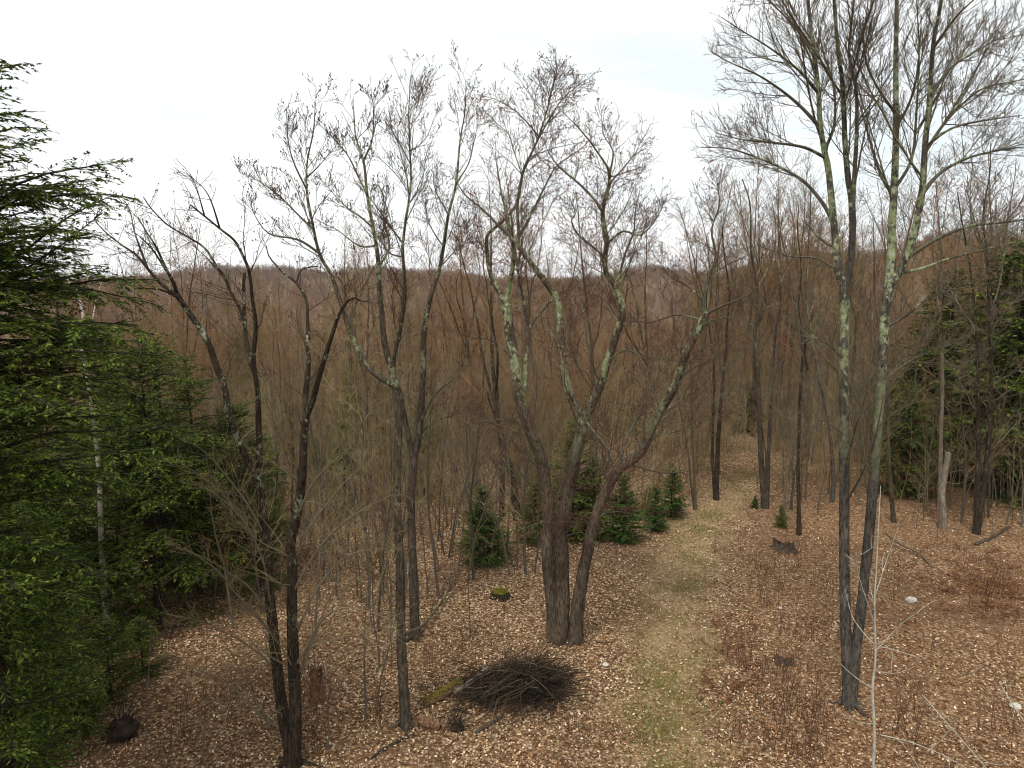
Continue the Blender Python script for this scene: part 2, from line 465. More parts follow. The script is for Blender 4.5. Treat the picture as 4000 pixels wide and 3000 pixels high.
def f_ground(n, b):
    v = coords(n)
    vor = nd(n, 'ShaderNodeTexVoronoi', Scale=16.0, Randomness=1.0); n.links.new(v, vor.inputs['Vector'])
    sp = nd(n, 'ShaderNodeSeparateColor'); n.links.new(vor.outputs['Color'], sp.inputs[0])
    lv = ramp(n, sp.outputs[0], [(0.0, (0.085, 0.044, 0.020)), (0.3, (0.21, 0.12, 0.060)), (0.6, (0.37, 0.24, 0.13)), (0.85, (0.53, 0.38, 0.23)), (1.0, (0.68, 0.53, 0.36))])
    edge = ramp(n, vor.outputs['Distance'], [(0.25, 0.0), (0.6, 0.65)])
    lv = mixc(n, edge, lv, (0.04, 0.024, 0.015))
    big = noise(n, v, 0.35, 5, 0.6)
    lv = mixc(n, ramp(n, big, [(0.36, 0.6), (0.58, 0.0)]), lv, (0.10, 0.058, 0.033))
    # redder litter away from the track
    at = nd(n, 'ShaderNodeAttribute', attribute_name='red')
    lv = mixc(n, math_(n, 'MULTIPLY', at.outputs['Fac'], 0.35), lv, (0.15, 0.080, 0.040))
    tr = nd(n, 'ShaderNodeAttribute', attribute_name='trail')
    md = noise(n, v, 2.3, 5, 0.65)
    tk = math_(n, 'MULTIPLY', tr.outputs['Fac'], ramp(n, md, [(0.34, 0.25), (0.58, 1.0)]), True)
    fine = noise(n, v, 30, 3, 0.7)
    tcol = ramp(n, fine, [(0.3, (0.16, 0.105, 0.05)), (0.5, (0.32, 0.235, 0.125)), (0.7, (0.52, 0.40, 0.25))])
    gcol = ramp(n, noise(n, v, 0.8, 4), [(0.46, (0.25, 0.18, 0.085)), (0.64, (0.165, 0.155, 0.042))])
    sy_ = nd(n, 'ShaderNodeSeparateXYZ'); n.links.new(v, sy_.inputs[0])
    gy = nd(n, 'ShaderNodeMapRange'); n.links.new(sy_.outputs['Y'], gy.inputs['Value'])
    for k_, x_ in (('From Min', 14.0), ('From Max', 20.0), ('To Min', 0.6), ('To Max', 0.08)): gy.inputs[k_].default_value = x_
    tcol = mixc(n, gy.outputs['Result'], tcol, gcol)
    rt_ = nd(n, 'ShaderNodeAttribute', attribute_name='rut')
    tcol = mixc(n, math_(n, 'MULTIPLY', rt_.outputs['Fac'], ramp(n, md, [(0.3, 0.75), (0.65, 0.15)])), tcol, (0.11, 0.068, 0.038))
    c = mixc(n, math_(n, 'MULTIPLY', tk, 0.62), lv, tcol)
    n.links.new(c, b.inputs['Base Color'])
    hgt = math_(n, 'ADD', vor.outputs['Distance'], fine)
    bp = nd(n, 'ShaderNodeBump', Strength=0.6, Distance=0.04); n.links.new(hgt, bp.inputs['Height']); n.links.new(bp.outputs['Normal'], b.inputs['Normal'])
M['ground'] = mat('ground', f_ground, 0.95, 0.04)

# ------------------------------------------------------------------ ground
def build_ground():
    rings = np.concatenate([[0.3, 2, 4, 6, 8], np.arange(9, 20, 0.30), np.arange(20, 40, 0.5), np.arange(40, 80, 1.5), np.geomspace(80, 3600, 90)])
    angs = np.concatenate([np.radians(np.arange(-52, 52.01, 0.5)), np.radians(np.arange(55, 306, 4.0))])
    nr, na = len(rings), len(angs)
    x = rings[:, None] * np.sin(angs)[None]; y = rings[:, None] * np.cos(angs)[None]
    z = height(x, y)
    v = np.stack([x, y, z], -1).reshape(-1, 3)
    i = np.arange(nr - 1)[:, None]; j = np.arange(na)[None]
    q = np.stack([i * na + j, i * na + (j + 1) % na, (i + 1) * na + (j + 1) % na, (i + 1) * na + j], -1).reshape(-1, 4)[:, ::-1]
    me = mesh('ground', v, q, None, [M['ground']])
    X, Y = x.ravel(), y.ravel()
    dt = np.abs(X - trail_x(Y)) + 0.25 * np.sin(Y * 1.9 + X) + 0.15 * np.sin(Y * 4.3); trail = 1 - smst(dt, 0.45, 1.6)
    trail *= (1 - smst(Y, 27, 35))
    red = smst(X - trail_x(Y), 0.8, 3.0) * (1 - smst(Y, 60, 120)) + 0.5 * smst(-X, 3, 7) * (Y < 60)
    off = X - trail_x(Y); rut = (np.exp(-((off - 0.78) / 0.26) ** 2) + 0.6 * np.exp(-((off + 0.72) / 0.24) ** 2)) * (1 - smst(Y, 18, 30))
    for nm, arr in (('trail', trail), ('red', red), ('rut', rut)):
        a = me.attributes.new(nm, 'FLOAT', 'POINT'); a.data.foreach_set('value', arr.astype(np.float32))
    tag(put('ground', me), kind='structure')
build_ground()

# ------------------------------------------------------------------ leaf litter and grass
def build_litter():
    rng = np.random.default_rng(5)
    pts = []
    for (r0, r1, dens) in ((10.5, 16, 500), (16, 21, 280), (21, 28, 130), (28, 40, 50), (40, 50, 14)):
        n = int(0.5 * 1.5 * (r1 ** 2 - r0 ** 2) * dens)
        r = np.sqrt(r0 ** 2 + (r1 ** 2 - r0 ** 2) * rng.random(n)); a = rng.uniform(-0.70, 0.70, n)
        pts.append(np.stack([r * np.sin(a), r * np.cos(a), r], 1))
    p = np.concatenate(pts)
    dt = np.abs(p[:, 0] - trail_x(p[:, 1]))
    # leaves lie in drifts, few of them on the worn track
    dr = np.sin(p[:, 0] * 1.3 + 2 * np.sin(p[:, 1] * 0.7)) * np.sin(p[:, 1] * 1.1 + 1.7 * np.sin(p[:, 0] * 0.5))
    keep = rng.random(len(p)) < np.clip(0.72 + 0.3 * dr, 0.25, 1.0) * (0.48 + 0.52 * np.maximum(smst(dt, 0.4, 1.3), 0.7 * smst(p[:, 1], 15, 20)))
    p = p[keep]
    redw = smst(p[:, 0] - trail_x(p[:, 1]), 0.9, 3.0)
    isred = rng.random(len(p)) < redw * 0.62
    for nm, sel, m in (('leaf_litter', ~isred, 'leaf'), ('rusty_leaf_litter', isred, 'leaf_red')):
        q = p[sel]; n = len(q)
        ln = rng.uniform(0.028, 0.078, n) * (1 + 0.018 * np.clip(q[:, 2] - 14, 0, 40)); wd = ln * rng.uniform(0.17, 0.34, n)
        a = rng.uniform(0, 2 * np.pi, n)
        tilt = rng.normal(0, 0.36, n); roll = rng.normal(0, 0.5, n); curl = rng.uniform(-0.1, 0.45, n)
        u = np.stack([np.cos(a) * np.cos(tilt), np.sin(a) * np.cos(tilt), np.sin(tilt)], 1)
        s = np.stack([-np.sin(a) * np.cos(roll), np.cos(a) * np.cos(roll), np.sin(roll)], 1)
        k = np.cross(u, s)
        c = np.stack([q[:, 0], q[:, 1], height(q[:, 0], q[:, 1]) + 0.012 + np.abs(rng.normal(0, 0.018, n)) + 0.2 * np.abs(np.sin(tilt)) * ln], 1)
        L_, W_, K_ = ln[:, None], wd[:, None], (curl * wd)[:, None]
        V = np.stack([c - u * L_ * 0.5, c - u * L_ * 0.1 + s * W_ + k * K_, c + u * L_ * 0.25 + s * W_ * 0.75 + k * K_, c + u * L_ * 0.55,
                      c + u * L_ * 0.25 - s * W_ * 0.75 + k * K_, c - u * L_ * 0.1 - s * W_ + k * K_], 1)
        o = (np.arange(n) * 6)[:, None]
        t = np.concatenate([o + np.array([[0, 1, 5]]), o + np.array([[2, 3, 4]])]); qd = np.concatenate([o + np.array([[1, 2, 4, 5]])])
        me = mesh(nm, V.reshape(-1, 3), qd[:, ::-1], t[:, ::-1], [M[m]], smooth=False)
        tag(put(nm, me), 'fallen brown and tan leaves strewn over the clearing floor' if m == 'leaf' else 'rusty fallen leaves over the ground beside the track', 'fallen leaves', kind='stuff')
    # grass on the track
    n = 40000
    y = 10 + 24 * rng.random(n) ** 1.7; x = trail_x(y) + rng.normal(0, 0.62, n)
    cl = np.sin(x * 2.1 + 1.3 * np.sin(y * 1.7)) * np.sin(y * 1.5 + x)
    k = rng.random(n) < np.clip(0.35 + 0.75 * cl, 0.08, 1)
    x, y = x[k], y[k]; n = len(x)
    b = np.stack([x, y, height(x, y)], 1); d = unit(np.stack([rng.normal(0, 0.7, n), rng.normal(0, 0.7, n), np.ones(n)], 1))
    a = rng.uniform(0, np.pi, n); s = np.stack([np.cos(a), np.sin(a), 0 * a], 1)
    g = Geo(); g.diamonds(b, d, s, rng.uniform(0.04, 0.13, n), rng.uniform(0.005, 0.010, n))
    tag(put('grass', g.mesh('grass', [M['grass']], False)), 'thin grass growing along the worn woodland track', 'grass', kind='stuff')
build_litter()

# ------------------------------------------------------------------ traced trees
def hero(seed, name, label, base, stems, mats, cfg, group=None, cat='tree', sep=True):
    """stems: (pixel points, radius at start, radius at end, depth lean, foliage factor); every stem grows in 3D from
    the nearest earlier one"""
    rng = np.random.default_rng(seed)
    g0 = G(*base); g0[2] -= 0.04
    root = emp(name, g0, label, cat, group)
    done_px = []; done_y = []; done_r = []
    lines = []; infos = []
    for si, st in enumerate(stems):
        pts, r0, r1, lean = st[:4]; fol = st[4] if len(st) > 4 else 1.0
        px = resample(np.array(pts, float), 22)
        n = len(px); s = np.linspace(0, 1, n)
        if si == 0: ys = g0[1]
        else:
            A = np.concatenate(done_px); d2 = ((A - px[0]) ** 2).sum(1); j = d2.argmin(); ys = np.concatenate(done_y)[j]
            if d2[j] < 60 ** 2:
                px = px + (A[j] - px[0]) * ((1 - s) ** 6)[:, None]
            r0 = min(r0, np.concatenate(done_r)[j] * 0.96) if not (len(st) > 5) else r0
        ph = rng.uniform(0, 6.28)
        Y = ys + lean * s + 0.12 * np.sin(s * 5 + ph) * s * (1 - 0.3 * s) * min(1.0, n / 20)
        pos = np.array([P3(a, b, y) for (a, b), y in zip(px, Y)]) - g0
        R = r0 + (r1 - r0) * s ** 0.85
        if si == 0 or (len(st) > 5): R = R * (1 + cfg.get('flare', 0.35) * np.exp(-np.maximum(pos[:, 2], 0) / 0.28))
        if si == 0: pos[0, 2] = min(pos[0, 2], -0.05)
        done_px.append(px); done_y.append(Y); done_r.append(R)
        lines.append((pos, R)); infos.append(fol)
    bm, lm, tm, um = mats
    for i, (pos, R) in enumerate(lines):
        g = Geo(); k = 20 if R[0] > 0.09 else (9 if R[0] > 0.04 else 6)
        ext = pos[-1] + unit(pos[-1] - pos[-2]) * max(0.02, R[-1] * 0.6)
        g.tubes(np.vstack([pos, ext]), np.append(R, R[-1] * 0.25), k, 0, cfg.get('ridge', 0.06) if R[0] > 0.05 else 0.05, rng)
        big = R[0] > cfg.get('big', 0.055) or pos[:, 2].mean() > cfg.get('darkz', 99)
        nm = 'trunk' if (i == 0 or len(stems[i]) > 5) else 'limb'
        put(nm, g.mesh(nm, [bm if big else lm]), root)
    if cfg.get('roots'):
        nr_ = cfg['roots']; R0 = lines[0][1][0]
        for j in range(nr_):
            bs = [l for i_, l in enumerate(lines) if i_ == 0 or len(stems[i_]) > 5]; pos, R = bs[j % len(bs)]
            a = 6.283 * j / nr_ + rng.uniform(-0.4, 0.4); ln = rng.uniform(0.35, 0.8)
            b0 = pos[np.argmax(pos[:, 2] > 0.06)].copy(); d = np.array([math.cos(a), math.sin(a), 0])
            t = np.linspace(0, 1, 8)[:, None]; side = np.array([-d[1], d[0], 0]) * rng.normal(0, 0.12)
            Q = b0 + d * (R0 * 0.45 + ln * t) + side * t ** 2
            Q[:, 2] = 0.16 * np.exp(-3.5 * t[:, 0]) + 0.02 * (1 - t[:, 0]) - 0.04 * t[:, 0]
            g = Geo(); g.tubes(Q, (0.24 * R0 + 0.012) * (1 - 0.8 * t[:, 0]), 8, 0, 0.1, rng)
            put('root', g.mesh('root', [bm]), root)
    # side branches
    P1, R1, fo = [], [], []
    for (pos, R), fol in zip(lines, infos):
        if fol <= 0: continue
        idx = np.linspace(0, len(pos) - 1, 24); i = np.minimum(idx.astype(int), len(pos) - 2); f = (idx - i)[:, None]
        P1.append(pos[i] * (1 - f) + pos[i + 1] * f); R1.append(R[i] * (1 - f[:, 0]) + R[i + 1] * f[:, 0]); fo.append(fol * (1.8 if R[0] < 0.052 else cfg.get('lead', 0.7)))
    P1 = np.array(P1); R1 = np.array(R1); fo = np.array(fo)
    c = cfg
    out = []
    for rep in ('low', 'high'):
        C, Rc = spawn(rng, P1, R1, c['d2'] * fo * (0.25 if rep == 'low' else 1.0), c.get('t0', 0.1) if rep == 'low' else c.get('t0h', 0.3), 1.0, c['a2'], c['l2'], 8, c['wig'], c['up'], 0.005, 0.5, 0.4, c.get('l2max', 3.2), 0.72, c.get('upd', 0.1))
        out.append((C, Rc))
    C2 = np.concatenate([o[0] for o in out]); R2 = np.concatenate([o[1] for o in out])
    zk = C2[:, 0, 2] > c.get('zmin', 2.0)
    C2, R2 = C2[zk], R2[zk]
    C3, R3 = spawn(rng, C2, R2, c['d3'] * 1.25, 0.12, 1.0, c['a3'], 0.52, 5, c['wig'] * 1.2, c['up'], c.get('r3', 0.0042), 0.6, 0.22, 1.3, 0.5, c.get('upd', 0.1))
    T1, RT1 = spawn(rng, C3, R3, c['d4'] * 1.35, 0.12, 1.0, c['a3'], 0.62, 3, c['wig'] * 1.4, c['up'] * 1.3, c.get('rt', 0.0036), 0.7, 0.12, 0.55, 0.5, c.get('upd', 0.1))
    zt = P1[:, -8:]; rt = R1[:, -8:]
    T2, RT2 = spawn(rng, zt, rt, c['d4'] * c.get('tipd', 0.35) * fo, 0.0, 1.0, c['a3'], 0.5, 3, c['wig'] * 1.4, c['up'] * 1.3, c.get('rt', 0.0036), 0.7, 0.15, 0.7, 0.2, c.get('upd', 0.1))
    g = Geo()
    dz = c.get('darkz', 99)
    for P_, R_, k_, m_ in ((C2, R2, 5, 0), (C3, R3, 3, 1), (T1, RT1, 3, 1), (T2, RT2, 3, 1)):
        hi = P_[:, 0, 2] > dz
        g.tubes(P_[~hi], R_[~hi], k_, m_); g.tubes(P_[hi], R_[hi], k_, 2)
    cr_ = put('crown', g.mesh('crown', [lm, tm, M['twig_dark']], True), root)
    # buds on the twigs that stand high
    if c.get('buds', 1) > 0:
        tw = np.concatenate([T1, T2]); tw = tw[tw[:, 0, 2] > c.get('budz', 5.0)]
        gb = Geo()
        for fr in np.linspace(0.35, 1.0, c.get('budn', 3)):
            ii = fr * (tw.shape[1] - 1); i = min(int(ii), tw.shape[1] - 2)
            b = tw[:, i] * (1 - (ii - i)) + tw[:, i + 1] * (ii - i)
            k = rng.random(len(b)) < c['buds']
            b = b[k]; d = unit(tw[k, i + 1] - tw[k, i] + 0.5 * rng.standard_normal((len(b), 3)) * 0.15 + np.array([0, 0, 0.12]))
            gb.spindles(b, d, rng.uniform(0.035, 0.065, len(b)) * c.get('bs', 1), rng.uniform(0.008, 0.015, len(b)) * c.get('bs', 1))
        tag(put('buds', gb.mesh('buds', [um], False), cr_), kind='stuff')
    return root

CF = dict(d2=2.2, a2=0.85, l2=0.34, wig=0.13, up=0.06, d3=5.0, a3=0.75, d4=6.0, zmin=2.0, buds=0.55, budz=5.0)

# right twin-trunk tree beside the sapling
hero(11, 'maple_tree', 'tall twin-trunk grey tree with lichen patches, behind the slender pale sapling', (3341, 2757), [
    ([(3318, 2775), (3310, 2600), (3304, 2427), (3299, 2222), (3299, 2017), (3299, 1812), (3299, 1607), (3297, 1402), (3300, 1250), (3296, 1122)], 0.118, 0.09, 0.5, 0.35),
    ([(3368, 2770), (3366, 2640), (3366, 2478), (3381, 2273), (3402, 2017), (3417, 1812), (3432, 1607), (3448, 1402), (3455, 1260), (3470, 1130)], 0.108, 0.085, -0.3, 0.35, 1),
    ([(3296, 1122), (3275, 1055), (3258, 886), (3237, 675), (3220, 591), (3203, 473), (3195, 338), (3174, 169), (3157, 0), (3140, -250)], 0.085, 0.02, 0.8),
    ([(3296, 1122), (3317, 1055), (3330, 911), (3326, 793), (3313, 700), (3300, 549), (3292, 338), (3275, 211), (3258, 0), (3250, -280)], 0.085, 0.02, -0.6),
    ([(3330, 850), (3338, 675), (3347, 506), (3343, 338), (3317, 211), (3330, 60), (3350, -150)], 0.05, 0.012, -1.0),
    ([(3258, 886), (3224, 810), (3149, 717), (3073, 667), (2980, 624), (2853, 582), (2740, 575)], 0.045, 0.008, 1.2),
    ([(3225, 610), (3140, 574), (3022, 557), (2900, 545), (2800, 520)], 0.036, 0.007, -1.2),
    ([(3205, 500), (3106, 397), (2980, 304), (2853, 245), (2777, 203)], 0.04, 0.007, 0.6),
    ([(3195, 370), (3123, 278), (3005, 186), (2895, 118), (2819, 68)], 0.036, 0.007, -0.7),
    ([(3182, 215), (3110, 110), (3010, 10), (2920, -60)], 0.034, 0.007, 0.8),
    ([(3220, 591), (3260, 480), (3255, 330), (3210, 180), (3190, 20)], 0.034, 0.01, 1.2),
    ([(3241, 975), (3200, 930), (3140, 861)], 0.034, 0.014, 0.5, 0.4),
    ([(3275, 1060), (3190, 1010), (3080, 1000), (2960, 960)], 0.026, 0.006, 1.4),
    ([(3470, 1130), (3478, 1055), (3486, 844), (3495, 675), (3499, 506), (3499, 253), (3503, 0), (3508, -280)], 0.09, 0.02, 0.5),
    ([(3470, 1130), (3537, 1013), (3570, 911), (3600, 760), (3613, 574), (3630, 405), (3646, 169), (3676, 0), (3700, -260)], 0.085, 0.02, -0.7),
    ([(3600, 760), (3663, 684), (3765, 624), (3883, 591), (4030, 570)], 0.042, 0.009, 0.9),
    ([(3545, 1010), (3579, 985), (3655, 937), (3781, 886), (3916, 869), (4060, 850)], 0.045, 0.01, -1.0),
    ([(3612, 600), (3697, 473), (3824, 354), (3950, 320), (4060, 300)], 0.038, 0.008, 0.8),
    ([(3613, 570), (3720, 500), (3850, 470), (3990, 450)], 0.03, 0.007, -1.2),
    ([(3632, 380), (3720, 260), (3850, 180), (3990, 100)], 0.032, 0.007, 0.8),
    ([(3645, 190), (3740, 60), (3850, -40)], 0.03, 0.007, -0.9),
    ([(3500, 1060), (3600, 1045), (3697, 1013), (3866, 970), (4020, 930)], 0.035, 0.008, 1.3),
    ([(3487, 760), (3440, 680), (3410, 591), (3376, 473), (3350, 380)], 0.036, 0.009, 1.0),
    ([(3499, 440), (3440, 360), (3385, 245), (3370, 90)], 0.032, 0.008, -1.0),
    ([(3488, 740), (3560, 620), (3580, 430), (3590, 240), (3600, 60)], 0.036, 0.009, 1.0),
    ([(3497, 500), (3560, 380), (3590, 210), (3580, 0)], 0.03, 0.008, -1.0),
    ([(3455, 1280), (3530, 1240), (3640, 1160), (3780, 1120)], 0.028, 0.006, -1.2),
    ([(3448, 1500), (3540, 1420), (3640, 1370), (3760, 1340)], 0.022, 0.005, 0.9),
    ([(3297, 1400), (3210, 1330), (3120, 1310)], 0.022, 0.005, -1.0),
    ([(3300, 1560), (3390, 1500), (3440, 1420)], 0.018, 0.005, -1.0),
    ([(3299, 1700), (3210, 1640), (3130, 1630)], 0.018, 0.005, -0.8),
], (M['bark_grey'], M['limb_green'], M['twig_grey'], M['bud_brown']),
    dict(CF, d2=4.4, lead=0.26, a2=0.74, l2=0.6, wig=0.05, up=0.05, d3=6.0, d4=7.0, a3=0.62, rt=0.0034, tipd=0.12, zmin=4.0, upd=0.2, t0=0.1, buds=0.4, budn=2, flare=0.45, roots=6, bs=0.8))

# many-stemmed maple in the middle
hero(12, 'maple_tree', 'thick old maple splitting into spreading stems, just above the brush pile', (2212, 2506), [
    ([(2175, 2520), (2166, 2400), (2155, 2260), (2143, 2133), (2141, 1970), (2125, 1862), (2107, 1771), (2071, 1681), (2034, 1572), (2025, 1506), (2006, 1380), (1987, 1285), (1978, 1190)], 0.185, 0.095, 0.8, 0.3),
    ([(2215, 2520), (2206, 2359), (2195, 2200), (2193, 2100), (2206, 1997), (2233, 1862), (2251, 1771), (2274, 1663)], 0.195, 0.125, -0.5, 0.25, 1),
    ([(2248, 2510), (2252, 2404), (2275, 2250), (2315, 2060), (2360, 1934), (2414, 1834), (2496, 1771), (2541, 1681), (2586, 1590), (2640, 1500), (2658, 1443), (2684, 1367), (2721, 1297), (2753, 1228)], 0.165, 0.085, -0.6, 0.4, 1),
    ([(1978, 1190), (1937, 1114), (1911, 1051), (1901, 932), (1923, 900), (1977, 851), (2021, 791), (2042, 690)], 0.075, 0.02, 0.8),
    ([(1978, 1190), (1987, 1127), (2006, 1000), (1990, 880), (1960, 760), (1940, 640)], 0.065, 0.012, -0.7),
    ([(2036, 1580), (2051, 1506), (2057, 1380), (2060, 1266), (2044, 1158), (2025, 1060), (2040, 930), (2035, 800)], 0.07, 0.015, 0.9),
    ([(2060, 1290), (2095, 1240), (2158, 1171), (2220, 1120), (2280, 1040)], 0.045, 0.01, 1.0),
    ([(2274, 1663), (2253, 1608), (2215, 1506), (2196, 1411), (2190, 1316), (2183, 1209), (2171, 1158), (2126, 1095), (2082, 1038), (2042, 981), (2021, 954)], 0.11, 0.055, 0.7),
    ([(2274, 1663), (2297, 1608), (2348, 1494), (2373, 1411), (2405, 1316), (2430, 1234), (2424, 1171), (2399, 1108), (2368, 1068), (2362, 1003), (2373, 949), (2362, 894), (2354, 824), (2368, 764), (2381, 715), (2379, 667)], 0.115, 0.032, -0.8),
    ([(2021, 954), (1945, 878), (1880, 813), (1820, 764), (1770, 690)], 0.045, 0.01, 0.6),
    ([(2021, 954), (2026, 905), (2021, 797), (2042, 677), (2064, 623), (2097, 553), (2129, 460), (2167, 308), (2178, 265)], 0.05, 0.008, -0.6),
    ([(2097, 553), (2150, 460), (2200, 384), (2287, 310)], 0.025, 0.006, 0.6),
    ([(2108, 535), (2042, 460), (1980, 410), (1915, 380)], 0.022, 0.006, -0.6),
    ([(2026, 920), (2086, 813), (2135, 715), (2178, 645), (2270, 580), (2330, 520)], 0.038, 0.007, 0.9),
    ([(2042, 690), (2004, 580), (1988, 525), (1923, 466), (1880, 420)], 0.032, 0.006, 0.6),
    ([(2379, 667), (2368, 645), (2335, 596), (2308, 558), (2259, 498), (2200, 440)], 0.034, 0.007, -0.4),
    ([(2379, 680), (2395, 590), (2357, 525), (2350, 430)], 0.026, 0.006, 0.5),
    ([(2354, 824), (2314, 770), (2259, 715), (2183, 650), (2140, 590), (2120, 530)], 0.04, 0.008, 0.9),
    ([(2362, 1003), (2303, 954), (2254, 911), (2232, 862), (2248, 835), (2225, 770)], 0.036, 0.008, -0.8),
    ([(2399, 1108), (2417, 1080), (2444, 986), (2476, 905), (2482, 824), (2500, 740)], 0.04, 0.007, 0.7),
    ([(2366, 960), (2433, 905), (2500, 920), (2560, 860), (2600, 780)], 0.03, 0.006, -0.7),
    ([(2382, 720), (2440, 650), (2480, 600), (2510, 540)], 0.024, 0.005, 0.5),
    ([(2385, 700), (2450, 670), (2520, 650)], 0.02, 0.005, 0.5),
    ([(2753, 1228), (2747, 1177), (2772, 1082), (2797, 1000), (2780, 900), (2810, 800), (2800, 700)], 0.05, 0.01, 0.5),
    ([(2753, 1228), (2829, 1190), (2900, 1165), (2960, 1120)], 0.04, 0.008, -0.5),
    ([(2725, 1290), (2780, 1250), (2842, 1240), (2900, 1190)], 0.03, 0.008, 0.8),
    ([(2414, 1834), (2441, 1726), (2505, 1608), (2550, 1518), (2580, 1440)], 0.055, 0.012, 0.8),
    ([(2745, 1180), (2690, 1120), (2620, 1080), (2560, 1000)], 0.026, 0.006, 0.9),
    ([(2740, 1240), (2640, 1230), (2540, 1260), (2440, 1250)], 0.022, 0.005, 1.2),
    ([(2541, 1700), (2620, 1690), (2740, 1650), (2850, 1600)], 0.02, 0.005, -1.2),
    ([(2370, 1420), (2440, 1370), (2540, 1400), (2660, 1410)], 0.024, 0.005, -1.2),
    ([(2290, 1650), (2350, 1720), (2410, 1780), (2480, 1770)], 0.022, 0.006, -1.4, 0.6),
    ([(2006, 1400), (1920, 1330), (1850, 1320), (1760, 1290)], 0.024, 0.006, -0.9),
    ([(2110, 1780), (2020, 1650), (1920, 1640), (1820, 1660)], 0.02, 0.005, -1.4),
    ([(2135, 1950), (2060, 1880), (1990, 1830), (1900, 1830)], 0.02, 0.005, -1.2),
    ([(2200, 2110), (2270, 2080), (2330, 2130), (2370, 2160)], 0.022, 0.006, -1.2, 0.8),
    ([(2195, 2150), (2180, 2080), (2120, 2040), (2060, 2060)], 0.02, 0.006, -1.0, 0.8),
    ([(2330, 2020), (2400, 2000), (2480, 2010), (2540, 2050)], 0.018, 0.005, -0.8, 0.8),
], (M['bark_maple'], M['limb_green'], M['twig_red'], M['bud_red']),
    dict(CF, d2=6.5, l2=0.52, l2max=2.8, wig=0.13, rt=0.0036, up=0.045, d3=5.4, a3=0.85, d4=6.5, zmin=1.8, buds=0.5, budz=2.6, budn=2, flare=0.40, ridge=0.10, roots=8))

